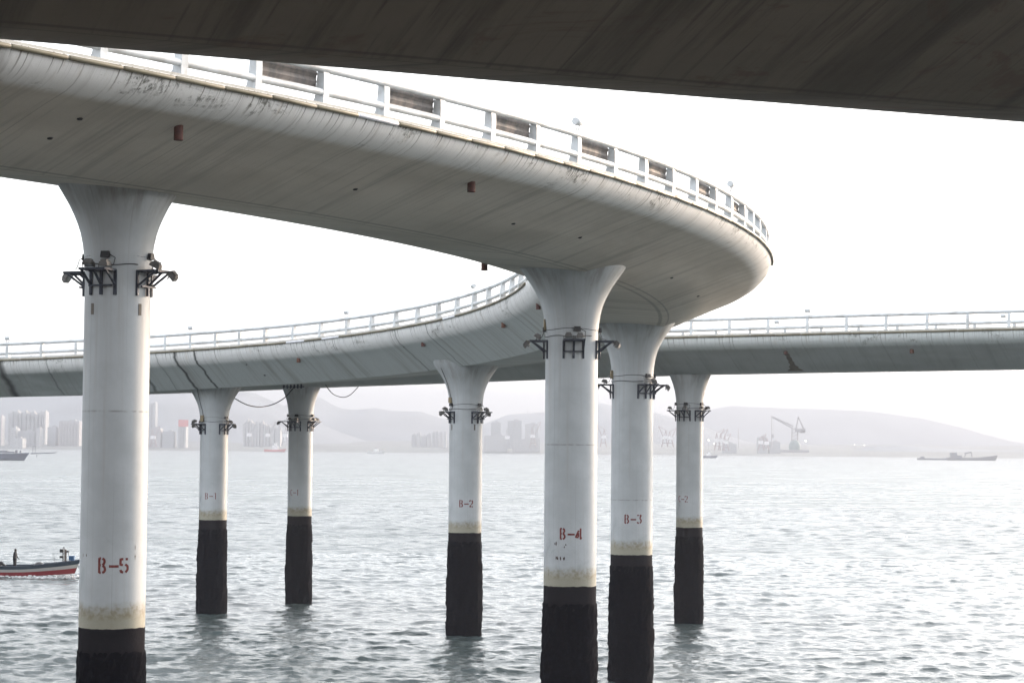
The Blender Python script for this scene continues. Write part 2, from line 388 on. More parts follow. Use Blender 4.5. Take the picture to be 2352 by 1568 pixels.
def build_rails(L, root, q0, q1, posts, Wx, sg, he, label=None):
    rail = MB(); base = he+.18
    for (du, dv, r) in ((-sg*.27, .88, .104), (-sg*.24, .27, .098)):
        pts = [L.pt(a, Wx+du, base+dv) for a in np.arange(q0, q1+.01, .7)]
        rail.tube(pts, r, 10)
    ro = rail.build('railing', M_RAIL, root)
    for q in posts:
        p = post_mesh(L, q, Wx, sg, he).build('railing_post', M_RAIL, ro); sharpen(p, 25)
        p.location = (0, 0, 0)
    return ro
def build_pipes(L, root, q0, n, G, Wx, sg, he, white=()):
    q = q0
    for k in range(n):
        mb = MB(); x, y, nx, ny, z, e, th = L.frame(q)
        a, b = q+.03, q+G-.03
        sag = (rnd.random()-.5)*.03
        pts = [L.pt(a+(b-a)*t, Wx+sg*.035, he+.02+sag*(t-.5)) for t in (0, .03, .5, .97, 1)]
        mb.tube(pts, [.05, .062, .062, .062, .05], 10)
        mb.tube([L.pt(a-.05, Wx+sg*.035, he+.02), L.pt(a, Wx+sg*.035, he+.02)], .04, 8)
        o = mb.build('drip_pipe', M_PIPE_W if k in white else M_PIPE, root)
        if k in white: o['label'] = 'bright white replacement pipe length'
        q += G

def solve_s(L, X, u, v, lo, hi, rev=False):
    q = L.s[(L.s >= lo) & (L.s <= hi)]; px = proj(np.array([L.pt(a, u, v) for a in q]))[:, 0]
    o = np.argsort(px); return float(np.interp(X, px[o], q[o]))

# ================================================================== the curved ramp
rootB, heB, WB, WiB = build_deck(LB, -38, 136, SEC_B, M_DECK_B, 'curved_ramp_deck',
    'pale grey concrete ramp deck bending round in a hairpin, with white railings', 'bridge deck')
px_out = [235, 420, 590, 745, 884, 1012, 1129, 1232, 1327, 1411, 1481, 1544, 1597, 1642, 1678, 1708, 1728, 1743, 1757]
qs = [solve_s(LB, x, WB-.2, heB+.3, -14, 37.5) for x in px_out]
postsO = [qs[0]-2.45*k for k in range(8, 0, -1)]+qs+[qs[-1]+2.3*k for k in range(1, 9)]
px_in = [1172, 1151, 1119, 1086, 1047, 1004, 957, 907, 852, 796, 735, 673, 608, 550, 495, 438, 380, 175, 95, 17]
qi = [solve_s(LB, x, WiB+.2, heB+.3, 56, 125) for x in px_in]
qi_a, qi_b = qi[:17], qi[17:]
mid = [qi_a[-1]+(qi_b[0]-qi_a[-1])*k/3 for k in (1, 2)]
postsI = [qi_a[0]-2.3*k for k in range(4, 0, -1)]+qi_a+mid+qi_b+[qi_b[-1]+2.6*k for k in range(1, 5)]
rO = build_rails(LB, rootB, -37, 60, postsO, WB, 1, heB); rO['label'] = 'white two tube railing on the outside of the bend'
rI = build_rails(LB, rootB, 40, 135, postsI, WiB, -1, heB); rI['label'] = 'white two tube railing on the inside of the bend'
# drip pipes: uniform lengths, stations fitted to the joints seen in the photo
g0 = solve_s(LB, 513, WB, heB, -14, 37); g1 = solve_s(LB, 1504, WB, heB, -14, 37); G = (g1-g0)/13
build_pipes(LB, rootB, g0-7*G, 34, G, WB, 1, heB, white=(10,))
gi0 = solve_s(LB, 779, WiB, heB, 56, 125); gi1 = solve_s(LB, 483, WiB, heB, 56, 125); Gi = (gi1-gi0)/7
build_pipes(LB, rootB, gi0-17*Gi, 44, Gi, WiB, -1, heB, white=(9, 17, 19))
# ribbed sign backs fixed behind every other bay
def panel(L, root, qa, qb, Wx, sg, he):
    mb = MB(); base = he+.18; n = 6
    f = lambda t, du, dv: L.pt(qa+(qb-qa)*t, Wx-sg*du, base+dv)
    lo, hi = .32, .84; nr = 6
    P = []
    for i in range(nr):
        z_ = lo+(hi-lo)*i/(nr-1); d = .40+(.05 if i % 2 == 1 else 0)
        for j in range(n+1): P.append(f(j/n, d, z_))
    mb.add(P, [(i*(n+1)+j, i*(n+1)+j+1, (i+1)*(n+1)+j+1, (i+1)*(n+1)+j) for i in range(nr-1) for j in range(n)])
    P2 = [f(t, .46, z_) for z_ in (lo, hi) for t in (0, 1)]
    mb.add(P2, [(0, 2, 3, 1)]); mb.add([P[0], P[n], P2[1], P2[0]], [(0, 3, 2, 1)])
    mb.add([P[-n-1], P[-1], P2[3], P2[2]], [(0, 1, 2, 3)])
    mb.add([P[0], P[-n-1], P2[2], P2[0]], [(0, 1, 2, 3)]); mb.add([P[n], P[-1], P2[3], P2[1]], [(0, 3, 2, 1)])
    return mb.build('sign_panel', M_SIGN, root)
for k in (2, 4, 6, 8, 10, 12, 14): panel(LB, rootB, qs[k]+.12, qs[k+1]-.12, WB, 1, heB)

# ---- pixel to point on the sloped web of a deck
def on_web(L, X, Y, u0_, v0_, u1_, v1_, lo, hi):
    best = None
    for a in np.arange(lo, hi, .25):
        for t in np.linspace(0, 1, 25):
            u, v = u0_+(u1_-u0_)*t, v0_+(v1_-v0_)*t; p = L.pt(a, u, v); q = proj(np.array([p]))[0]
            d = (q[0]-X)**2+(q[1]-Y)**2
            if best is None or d < best[0]: best = (d, p, a, u)
    return best[1], best[2]
drn = [(1113, 603, 2, 'rust', .30), (418, 270, 0, 'rust', .34), (1088, 402, 0, 'rust', .28), (1219, 680, 1, 'rust', .28), (1157, 742, 1, 'light', .26), (972, 786, 1, 'rust', .22), (685, 818, 1, 'light', .26)]
for X, Y, side, mt, ln in drn:
    p, a = on_web(LB, X, Y, *((1.24, 0, 4.4, 1.45) if side == 0 else (-2.49, 0, -4.28, 1.46)), *((-14, 38) if side == 0 else ((50, 110) if side == 1 else (12, 36))))
    mb = MB().lathe([(.115, .12), (.12, -ln+.03), (.12, -ln), (.085, -ln), (.085, -ln+.06)], 16, p)
    mb.build('drain_stub', M_RUST if mt == 'rust' else M_RUST_L, rootB)
for X, Y, side in [(115, 323, 0), (180, 277, 0), (812, 434, 0), (1177, 511, 0), (1332, 547, 0), (1541, 640, 0), (1607, 682, 0), (567, 835, 1), (609, 861, 1), (931, 797, 1), (1008, 832, 1)]:
    p, a = on_web(LB, X, Y, *((1.24, 0, 4.4, 1.45) if side == 0 else (-2.49, 0, -4.28, 1.46)), *((-14, 38) if side == 0 else (50, 115)))
    nrm = Vector((0, 0, -1)); mb = MB().lathe([(.02, .05), (.07, .04), (.09, .0), (.05, -.035), (.01, -.04)], 10, p)
    mb.build('weep_hole', M_BLACK, rootB)

# ================================================================== the level ramp behind
rootC, heC, WC, WiC = build_deck(LC, 2, tt[-1]-2, SEC_C, M_DECK_C, 'level_ramp_deck',
    'level concrete ramp deck behind the hairpin, running out at the right edge', 'bridge deck')
px_c = [1588, 1676, 1765, 1855, 1945, 2036, 2130, 2223, 2318]
qc = [solve_s(LC, x, WC-.2, heC+.3, 90, 160) for x in px_c]
spc = (qc[-1]-qc[0])/8
postsC = [qc[0]-spc*k for k in range(7, 0, -1)]+qc+[qc[-1]+spc*k for k in range(1, 7)]
rC = build_rails(LC, rootC, postsC[0]-1, postsC[-1]+1, postsC, WC, 1, heC); rC['label'] = 'white railing along the near edge'
qf0 = solve_s(LC, 1725, WiC+.2, heC+.3, 60, 165)
postsF = [qf0+spc*k for k in range(-38, 14) if 6 < qf0+spc*k < tt[-1]-3]
rF = build_rails(LC, rootC, 4, tt[-1]-3, postsF, WiC, -1, heC); rF['label'] = 'white railing along the far edge'
gc = (solve_s(LC, 1899, WC, heC, 90, 160)-solve_s(LC, 1547, WC, heC, 90, 160))/6
build_pipes(LC, rootC, solve_s(LC, 1547, WC, heC, 90, 160)-9*gc, 34, gc, WC, 1, heC)
for X, Y, mt, ln in [(2095, 803, 'light', .2), (1806, 806, 'rust', .16)]:
    p, a = on_web(LC, X, Y, 1.6, 0, 4.2, 1.14, 100, 165)
    MB().lathe([(.11, .12), (.13, -ln+.03), (.13, -ln), (.08, -ln)], 14, p).build('drain_stub', M_RUST_L if mt == 'light' else M_RUST, rootC)
    if mt == 'rust':                                    # the brown run-off stain that spreads below it: thin film on the web
        pa, aa = on_web(LC, 1808, 812, 1.6, 0, 4.2, 1.14, 100, 165); mb = MB(); P = []
        for i in range(13):
            t = i/12; u = 3.9-2.25*t; v = (u-1.6)*.435-.006; wd = .13+.06*t+(.35*max(0, t-.65)/.35)*.8
            for sgn in (-1, 1): P.append(LC.pt(a+sgn*wd*(1+.25*math.sin(i*2.3))-.1*t, u, v))
        mb.add(P, [(2*i, 2*i+1, 2*i+3, 2*i+2) for i in range(12)]); mb.build('rust_stain', M_PATCH, rootC)

# ================================================================== the overhead ramp
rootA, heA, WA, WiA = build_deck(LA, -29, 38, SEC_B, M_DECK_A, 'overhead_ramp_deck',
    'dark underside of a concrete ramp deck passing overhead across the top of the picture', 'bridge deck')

# ================================================================== piers
STROKES = {   # stencil letters in a 0..1 x 0..1 box: polylines
 'B': [[(.10, .0), (.10, 1.0)], [(.10, .97), (.30, .97)], [(.10, .52), (.30, .52)], [(.10, .03), (.30, .03)],
       [(.46, .97), (.66, .90), (.72, .75), (.62, .60), (.48, .52)], [(.48, .50), (.70, .40), (.78, .22), (.66, .08), (.46, .03)]],
 '-': [[(.05, .45), (.95, .45)]],
 '5': [[(.40, .92), (.12, .92), (.12, .55), (.36, .55)], [(.62, .92), (.88, .92)], [(.60, .58), (.84, .46), (.86, .24), (.64, .04)], [(.12, .22), (.20, .08), (.40, .05)]],
 '4': [[(.50, .82), (.08, .20), (.50, .20)], [(.44, .60), (.46, .24)], [(.76, 1.0), (.76, .0)], [(.76, .16), (.96, .10)]],
 '3': [[(.14, .95), (.42, .95)], [(.58, .95), (.86, .95), (.60, .58)], [(.60, .56), (.86, .42), (.86, .2), (.62, .04)], [(.16, .18), (.24, .06), (.44, .03)]],
 '2': [[(.14, .78), (.20, .92), (.42, .96)], [(.58, .95), (.82, .86), (.82, .64), (.56, .36)], [(.44, .28), (.18, .06), (.46, .06)], [(.60, .06), (.90, .06)]],
 '1': [[(.50, 1.0), (.50, .0)], [(.30, .86), (.5, .98)]],
 'C': [[(.42, .98), (.16, .82), (.12, .5), (.16, .18), (.42, .02)], [(.60, .97), (.80, .85)], [(.60, .03), (.80, .15)]],
}
def writing(txt, r, ang0, zc, height, width, th):
    """letters laid on a cylinder of radius r round the z axis; ang0 is the angle of the text's middle"""
    mb = MB(); wch = [.30, .36, .34]; x = 0; pos = []
    gaps = [0, .34, .70]
    rr = r+.006
    for ch, x0, wc in zip(txt, gaps, wch):
        for line in STROKES[ch]:
            pts = []
            for (a, b) in zip(line, line[1:]):
                n = 4
                for k in range(n+(1 if b == line[-1] else 0)): pts.append((a[0]+(b[0]-a[0])*k/n, a[1]+(b[1]-a[1])*k/n))
            Q = [((x0+p[0]*wc-.52)*width, (p[1]-.5)*height) for p in pts]
            P = []
            for i, q in enumerate(Q):
                a, b = Q[max(i-1, 0)], Q[min(i+1, len(Q)-1)]; d = Vector((b[0]-a[0], b[1]-a[1])).normalized()
                nx, nz = -d.y*th/2, d.x*th/2
                for s in (-1, 1):
                    X, Z = q[0]+s*nx, q[1]+s*nz; an = ang0+X/rr
                    P.append((rr*math.cos(an), rr*math.sin(an), zc+Z))
            mb.add(P, [(2*i, 2*i+1, 2*i+3, 2*i+2) for i in range(len(Q)-1)])
    return mb

def bracket(loc, ang, lab, lamps=2, tilt=(0, 0), arm=.54, wdt=.72):
    """steel bracket on a pier face carrying floodlights; +x points away from the pier"""
    root = empty('floodlight_bracket', loc, ang, label=lab, cat='light bracket', group='floodlight brackets round the bridge piers')
    mb = MB(); t = .058; h = .66
    for y in (-wdt/2, 0, wdt/2):
        off = .0 if y == 0 else -.11
        mb.box((t/2+off, y, -h/2), (t*1.1, t*1.3, h))
        mb.box((arm/2+off/2, y, 0), (arm-off, t, t))
        a, b = Vector((.02+off, y, -h*.62)), Vector((arm*.86, y, -.02)); d = b-a
        mb.box((a+b)/2, (t*.9, t*.8, d.length), d.to_track_quat('Z', 'Y').to_matrix())
    mb.box((arm, 0, .0), (t, wdt+t, t)); mb.box((.05, 0, -.02), (t, wdt, t)); mb.box((.05, 0, -h*.62), (t*.8, wdt, t*.8))
    mb.build('frame', M_STEEL, root)
    for k in range(lamps):
        y = (-.2, .22)[k] if lamps > 1 else 0; tl = tilt[k % len(tilt)]
        Mr = Matrix.Rotation(tl, 3, 'Y')@Matrix.Rotation((rnd.random()-.5)*.5, 3, 'Z')
        c = Vector((arm*(.45+.35*rnd.random()), y, .16)); hb = MB()
        if tl > .5: c = Vector((arm+.12, y, -.10))
        hb.box(c, (.30, .26, .12), Mr, .82); hb.box(c+Mr@Vector((0, 0, .08)), (.18, .17, .05), Mr)
        hb.tube([c+Mr@Vector((0, -.18, 0)), c+Mr@Vector((0, -.18, -.12)), Vector((c.x, y, .02)), c+Mr@Vector((0, .18, -.12)), c+Mr@Vector((0, .18, 0))], .014, 6)
        ho = hb.build('floodlight', M_LAMP, root)
        MB().box(c+Mr@Vector((0, 0, -.063)), (.26, .22, .012), Mr).build('lens', M_GLASS, ho)
    return root

def pier(name, label, X, xpx, ybase, Y, dia, tide_y, text, ty, tx, L, q_s, u_off, joint_y=None, br=(), br_y=None, grime=.4, faded=False, head=1.88, squash=1.0):
    """X: centre; Y: distance; everything vertical is measured by pixel rows of the photo"""
    yc = lambda y: at(xpx, y, Y).z
    r = dia/2; zt = yc(tide_y); ztop = q_s
    root = empty(name, (X, Y, 0), 0, label=label, cat='bridge pier', group='round bridge piers standing in the water')
    prof = [(r, -3.0), (r, 0), (r, zt*.5), (r, zt), (r, zt+2), (r, (zt+ztop)/2)]
    for (d, k) in ((2.6, 1.0), (2.2, 1.004), (1.85, 1.035), (1.5, 1.09), (1.2, 1.17), (.95, 1.27), (.70, 1.40), (.45, 1.55), (.2, 1.73), (0, 1.88), (-.2, 2.02), (-.42, 2.12)):
        prof.append((r*(1+(k-1)*head/1.88), ztop-d))
    mat = pier_mat('pier_paint_'+text.replace('-', '_').lower() if text else 'pier_paint_plain', zt, joint=(yc(joint_y) if joint_y else None), grime=grime, ztop=ztop)
    sh = MB().lathe(prof, 64).build('column', mat, root)
    if squash != 1.0: pass
    # marine growth: a rough sleeve from just below the film down into the water
    zs = np.arange(-1.5, zt-.55, .14); n = 72; rg = np.random.RandomState(int(abs(X*10))+3)
    pro, jit = [], []
    low = rg.rand(40, 12)
    for i, z in enumerate(zs):
        t = (z+1.5)/(zt-.55+1.5); bul = .012+.075*math.sin(math.pi*min(1, max(0, t))**.9)
        pro.append((r+bul, float(z)))
        row = []
        for k_ in range(n):
            a = low[int(z*1.2+5) % 40][int(k_/6) % 12]; row.append(.075*(a-.5)*math.sin(math.pi*t)+(rg.rand()-.5)*.07)
        jit.append(row)
    pro[0] = (r+.01, pro[0][1]); pro.append((r-.03, float(zs[-1]+.10))); jit.append([0]*n)
    MB().lathe(pro, n, jit=jit, smooth=True).build('marine_growth', M_FOUL, root)
    face = math.atan2(-Y, -X)      # direction from the pier to the camera
    if text:
        off = (tx-xpx)/F_PX*Y; a0 = face+math.asin(max(-.95, min(.95, off/r)))
        writing(text, r, a0, yc(ty), .40, .66 if text[0] == 'C' else .80, .066 if not faded else .052).build('painted_number', M_RED_F if faded else M_RED, root)
    if br:
        zb = yc(br_y)
        # cable ring with clips and dark junction boxes
        rr = r+.02; ring = MB(); zr = zb+.42
        ring.tube([(rr*math.cos(a), rr*math.sin(a), zr+.03*math.sin(a*3)) for a in np.linspace(0, 2*math.pi, 49)], .011, 6, False)
        rr2 = r+.03
        ring.tube([(rr2*math.cos(a), rr2*math.sin(a), zr-.26+.02*math.sin(a*5)) for a in np.linspace(.4, 5.5, 40)], .012, 6, True)
        ring.build('cable_ring', M_BLACK, root)
        for (da, lamps, tl) in br:
            a = face+R_(da)
            bracket((X+(r+.03)*math.cos(a), Y+(r+.03)*math.sin(a), zb), a, brk_label(text, da), lamps, tl)
            jb = MB(); ab = a+.12; c = Vector(((r+.07)*math.cos(ab), (r+.07)*math.sin(ab), zr))
            jb.box(c, (.12, .26, .17), Matrix.Rotation(ab, 3, 'Z'), .85)
            tw = Vector((-math.sin(ab), math.cos(ab), 0)); od = Vector((math.cos(ab), math.sin(ab), 0))
            jb.tube([c+tw*.12, c+tw*.30+od*.05-Vector((0, 0, .1)), c+tw*.28+od*.12-Vector((0, 0, .3)), c+tw*.1+od*.25-Vector((0, 0, .34))], .012, 6)
            jb.build('junction_box', M_BLACK, root)
    return root, face, zt
def brk_label(text, da):
    if (text, da) in (('B-5', -120), ('B-1', -140), ('B-2', -150)): return f'single floodlight bracket hanging round the far left side of the pier painted {text}'
    side = 'left edge' if da < -60 else ('left front' if da < 0 else ('front' if da < 20 else ('right front' if da < 70 else ('right edge' if da < 125 else 'back'))))
    return f'dark steel floodlight bracket on the {side} of the pier painted {text}'
PH = lambda L, q, u: L.pt(q, u, 0)
def pier_pos(L, xpx, u, lo, hi): 
    q = solve_s(L, xpx, u, 0, lo, hi); p = L.pt(q, u, 0); return q, p
A_ = (.15, -.35); B_ = (.9, .2)
spec = [  # text, px of shaft at head, pixel width, u offset, search range, tide row, text row/col, joint row, brackets
 ('B-5', 270, 150, -.45, (-14, 20), 1438, 1294, 272, 945, [(-28, 2, (-.2, .15)), (58, 2, (.5, .9)), (-120, 1, (.9,)), (150, 2, A_)], 626, .45, False,
   'largest and nearest pier, white painted, numbered B-5 in red at left', 58.9),
 ('B-4', 1314, 120.5, -.60, (5, 50), 1343, 1223, 1316, 1021, [(4, 2, (-.1, .1)), (88, 2, (.6, 1.0)), (-88, 2, (.9, -.5)), (180, 2, A_)], 784, .4, False,
   'wide pier numbered B-4 in red, right of the middle of the picture', 80.0),
 ('B-3', 1454, 95.5, -.8, (30, 64), 1272, 1190, 1458, 1147, [(37, 2, (.2, .5)), (98, 1, (1.0,)), (-86, 2, (-.3, .8)), (170, 2, A_)], 884, .35, False,
   'pier numbered B-3 in red just right of the wide pier', 102.8),
 ('B-2', 1073, 75.5, -1.2, (64, 90), 1222, 1155, 1076, None, [(-66, 2, (-.4, .8)), (43, 2, (.2, .8)), (120, 1, (.5,)), (-150, 2, A_)], 946, .3, False,
   'pier numbered B-2 in red standing alone near the middle', 126.6),
 ('B-1', 496.5, 63.5, -.9, (84, 112), 1193, 1138, 492, None, [(-62, 2, (.5, .9)), (45, 2, (.5, .9)), (130, 2, A_), (-140, 1, A_)], 974, .9, True,
   'grimy pier numbered B-1 with a small ochre box under its flared head', 141.3),
]
pierB = {}
for (txt, hx, wpx, uo, rng_, ty_, nrow, ncol, jrow, br, brow, gr, fd, lab, _) in spec:
    Yp = _
    q = float(LB.s[np.argmin([(a-at(hx, 900, Yp).x)**2+(b-Yp)**2 for a, b in LB.xy])]); f_ = LB.frame(q)
    p = at(hx, ty_-230, Yp); p.x = at(hx, 700, Yp).x; u_ = (p.x-f_[0])*f_[2]+(Yp-f_[1])*f_[3]; p.z = LB.pt(q, max(-2.3, min(1.2, u_)), 0).z
    dia = wpx/F_PX*p.y
    pierB[txt] = pier('bridge_pier', lab, p.x, hx, 0, p.y, dia, ty_, txt, nrow, ncol, LB, p.z, uo, jrow, br, brow, gr, fd, 1.72 if txt == 'B-5' else 1.88)+(p, dia/2, hx)
for (txt, hx, wpx, uo, rng_, ty_, nrow, ncol, br, brow, gr, hd, lab) in [
  ('C-1', 692, 55.5, 0.0, (60, 110), 1184, 1130, 680, [(-92, 1, (.6,)), (-26, 2, (-.1, .2)), (60, 2, (.1, .3)), (150, 2, A_)], 968, .5, 1.24,
   'slim pier numbered C-1 in faded red beside the grimy pier'),
  ('C-2', 1585, 61, .1, (90, 135), 1210, 1145, 1570, [(-92, 1, (-.2,)), (-24, 2, (.6, .3)), (48, 2, (.1, -.2)), (150, 2, A_)], 943, 1.0, 1.24,
   'slim stained pier numbered C-2 in faded red, rightmost of all the piers')]:
    q, p = pier_pos(LC, hx, uo, *rng_); dia = wpx/F_PX*p.y
    pierB[txt] = pier('bridge_pier', lab, p.x, hx, 0, p.y, dia, ty_, txt, nrow, ncol, LC, p.z, uo, None, br, brow, gr, True, hd)+(p, dia/2, hx)
# piers outside the frame that carry the rest of the decks
def plain_pier(x, y, z, r, zb=-3.0, lab=''):
    root = empty('bridge_pier', (x, y, 0), 0, label=lab, cat='bridge pier')
    prof = [(r, zb), (r, 5.6)]+[(r*k_, z-d) for d, k_ in ((2.6, 1.0), (1.5, 1.09), (.95, 1.27), (.45, 1.55), (0, 1.88), (-.3, 2.05))]
    MB().lathe(prof, 48).build('column', pier_mat('pier_paint_spare', 5.8), root)
for L, q, u, lab in ((LB, -25, -.6, 'round pier of the curved ramp left of the picture'), (LB, 121, -.6, 'far round pier of the curved ramp left of the picture'),
                     (LC, 30, 0, 'far round pier of the level ramp left of the picture'), (LC, 160, 0, 'round pier of the level ramp right of the picture'),
                     (LA, -12, -.6, 'pier of the overhead ramp standing on the shore at left'), (LA, 31, -.6, 'pier of the overhead ramp standing in the water at right')):
    p = L.pt(q, u, 0); plain_pier(p.x, p.y, p.z, .9, lab=lab)

# details on single piers: brown patches, ochre boxes, conduits, marks
def on_pier(txt, X, Yp):
    root, face, zt, p, r, hx = pierB[txt]
    cxp = proj(np.array([[p.x, p.y, at(hx, Yp, p.y).z]]))[0][0]
    off = (X-cxp)/F_PX*p.y; a = face+math.asin(max(-.97, min(.97, off/r))); return root, a, r, at(hx, Yp, p.y-r*.5).z
def plate(txt, X, Yp, wd, ht, name, mat, d=.012):
    root, a, r, z = on_pier(txt, X, Yp); mb = MB(); P = []
    n = 5
    for rr in (r-.02, r+d):
        for zz in (-ht/2, ht/2):
            for k in range(n): an = a+(-wd/2+wd*k/(n-1))/r; P.append((rr*math.cos(an), rr*math.sin(an), z+zz))
    F = [(2*n+k, 2*n+k+1, 3*n+k+1, 3*n+k) for k in range(n-1)]+[(3*n+k, 3*n+k+1, n+k+1, n+k) for k in range(n-1)]+[(k, k+1, 2*n+k+1, 2*n+k) for k in range(n-1)]
    F += [(0, 2*n, 3*n, n), (n-1, 2*n-1, 4*n-1, 3*n-1)]
    return mb.add(P, F).build(name, mat, root)
plate('B-5', 214, 711, .10, .30, 'patch', M_PATCH); plate('B-5', 320, 711, .10, .31, 'patch', M_PATCH)
plate('B-2', 1038, 981, .09, .34, 'patch', M_PATCH); plate('B-2', 1090, 981, .09, .34, 'patch', M_PATCH)
plate('B-1', 467, 961, .26, .40, 'electrical_box', M_YBOX, .14); plate('B-2', 1037, 919, .26, .32, 'electrical_box', M_YBOX, .14)
plate('B-4', 1254, 745, .12, .40, 'electrical_box', M_YBOX, .10); plate('B-3', 1408, 860, .12, .40, 'electrical_box', M_YBOX, .12)
def blotches(txt, X, Yp, wd, ht, n, seed, mat):
    rg = random.Random(seed); root, a, r, z = on_pier(txt, X, Yp); mb = MB(); rr = r+.004
    for _ in range(n):
        ca = a+rg.uniform(-wd/2, wd/2)/r; cz = z+rg.uniform(-ht/2, ht/2); w_ = rg.uniform(.01, .03); h_ = rg.uniform(.03, .09); m_ = 7; P = []
        for k in range(m_):
            t = 2*math.pi*k/m_; q = rg.uniform(.6, 1.1); P.append((rr*math.cos(ca+w_*q*math.cos(t)/r), rr*math.sin(ca+w_*q*math.cos(t)/r), cz+h_*q*math.sin(t)))
        mb.add(P, [tuple(range(m_))])
    mb.build('scuff_marks', mat, root)
M_SCUFF = plain('dark_scuffs', (.07, .04, .035), .8, 0, .5, 15)
blotches('B-4', 1288, 1281, .42, .05, 9, 3, M_SCUFF); blotches('B-4', 1298, 1252, .10, .12, 3, 4, M_SCUFF); blotches('B-4', 1277, 1247, .12, .03, 2, 5, M_SCUFF)
blotches('B-5', 193, 1275, .03, .04, 2, 6, M_PATCH); blotches('B-5', 201, 1274, .02, .03, 2, 7, M_PATCH); blotches('B-5', 309, 1268, .01, .30, 4, 8, M_PATCH)
# conduit down the heads of two piers
def conduit(txt, pts, name='conduit', rad=.016):
    root, face, zt, p, r, hx = pierB[txt]; P = []
    for X, Yp in pts:
        z = at(hx, Yp, p.y).z; d = p.z-z
        ks = [(9, 1), (2.6, 1.0), (1.85, 1.035), (1.2, 1.17), (.7, 1.4), (.2, 1.73), (-.3, 2.0)]
        rk = r*float(np.interp(-d, [-a for a, b in ks], [b for a, b in ks]))
        cxp = proj(np.array([[p.x, p.y, z]]))[0][0]; off = (X-cxp)/F_PX*p.y; a = face+math.asin(max(-.97, min(.97, off/rk)))
        P.append(((rk+.03)*math.cos(a), (rk+.03)*math.sin(a), z))
    return MB().tube(P, rad, 6).build(name, M_BLACK, root)
conduit('B-1', [(455, 893), (456, 905), (461, 925), (466, 943), (468, 958)])
conduit('B-2', [(1014, 846), (1021, 862), (1030, 885), (1035, 905), (1037, 915)])
# hanging cable between the two pier heads, and its loose end further right
def cable(name, pts, r, lab):
    P = [at(*p) for p in pts]; Q = []
    for i in range(len(P)-1):
        a, b, c_, d = P[max(i-1, 0)], P[i], P[i+1], P[min(i+2, len(P)-1)]
        for k in range(6):
            t = k/6; Q.append(.5*((2*b)+(c_-a)*t+(2*a-5*b+4*c_-d)*t*t+(-a+3*b-3*c_+d)*t**3))
    Q.append(P[-1]); o = MB().tube(Q, r, 6).build(name, M_BLACK, label=lab, cat='cable'); return o
cable('hanging_cable', [(452, 803, 136.8), (449, 812, 137), (458, 826, 138), (478, 850, 139), (500, 880, 139.5), (513, 895, 140), (540, 915, 141.5), (570, 930, 144), (600, 934, 146.5), (630, 927, 149), (655, 912, 149.6), (672, 893, 149.6), (684, 882, 150)], .035,
      'dark cable sagging between the grimy pier and the slim pier beside it')
cable('loose_cable', [(744, 873, 148), (750, 887, 148), (762, 902, 148.6), (774, 909, 149), (790, 912, 149), (805, 906, 149), (820, 891, 149.5), (828, 880, 149.5)], .028,
      'thin dark cable dangling below the deck right of the slim pier')
# dark clamps under the deck above the slim pier
mb = MB()
for x_ in (652, 660, 668, 676, 684, 692): p_ = at(x_, 886, 148.6); mb.box(p_, (.10, .2, .34)); mb.box(p_+Vector((.1, 0, -.05)), (.2, .1, .06))
mb.build('cable_clamps', M_STEEL, rootC)

# ================================================================== lamps on the railings
def rail_lamp(L, q, Wx, sg, he, lab):
    p = L.pt(q, Wx-sg*.24, he+1.18); th = L.frame(q)[6]
    root = empty('railing_lamp', p, th, label=lab, cat='lamp', group='small cylinder lamps on top of the railings')
    MB().tube([(-.17, 0, .27), (-.16, 0, .27), (.16, 0, .27), (.17, 0, .27)], [.10, .12, .12, .10], 16).build('lamp_body', M_RAIL, root)
    s_ = MB()
    for y in (-.11, .11): s_.tube([(y, 0, .18), (y*.7, 0, .08), (y*.5, 0, -.02)], .013, 6)
    s_.build('stem', M_STEEL, root)
rail_lamp(LB, qs[8]-.1, WB, 1, heB, 'cylinder lamp on the railing high above the middle of the bend')
rail_lamp(LB, qs[14]-.1, WB, 1, heB, 'cylinder lamp on the railing near the right end of the bend')
for q, lab in ((qi[3], 'cylinder lamp on the inner railing close to where it meets the wide pier'), (qi[9], 'cylinder lamp on the inner railing near the picture middle'),
               (qi[15], 'cylinder lamp on the inner railing just right of the nearest pier'), (qi[19], 'cylinder lamp on the railing at the left edge')):
    rail_lamp(LB, q, WiB, -1, heB, lab)
rail_lamp(LC, qc[3], WC, 1, heC, 'cylinder lamp on the near railing of the level ramp at right')
def far_lamp(X, lab):
    q = solve_s(LC, X, WiC+.24, heC+1.3, 4, 165); rail_lamp(LC, q, WiC, -1, heC, lab)
far_lamp(1785, 'cylinder lamp seen between the rails of the level ramp, on its far railing'); far_lamp(2305, 'cylinder lamp on the far railing near the right edge')
far_lamp(665, 'cylinder lamp seen low through the inner railing above the slim pier')

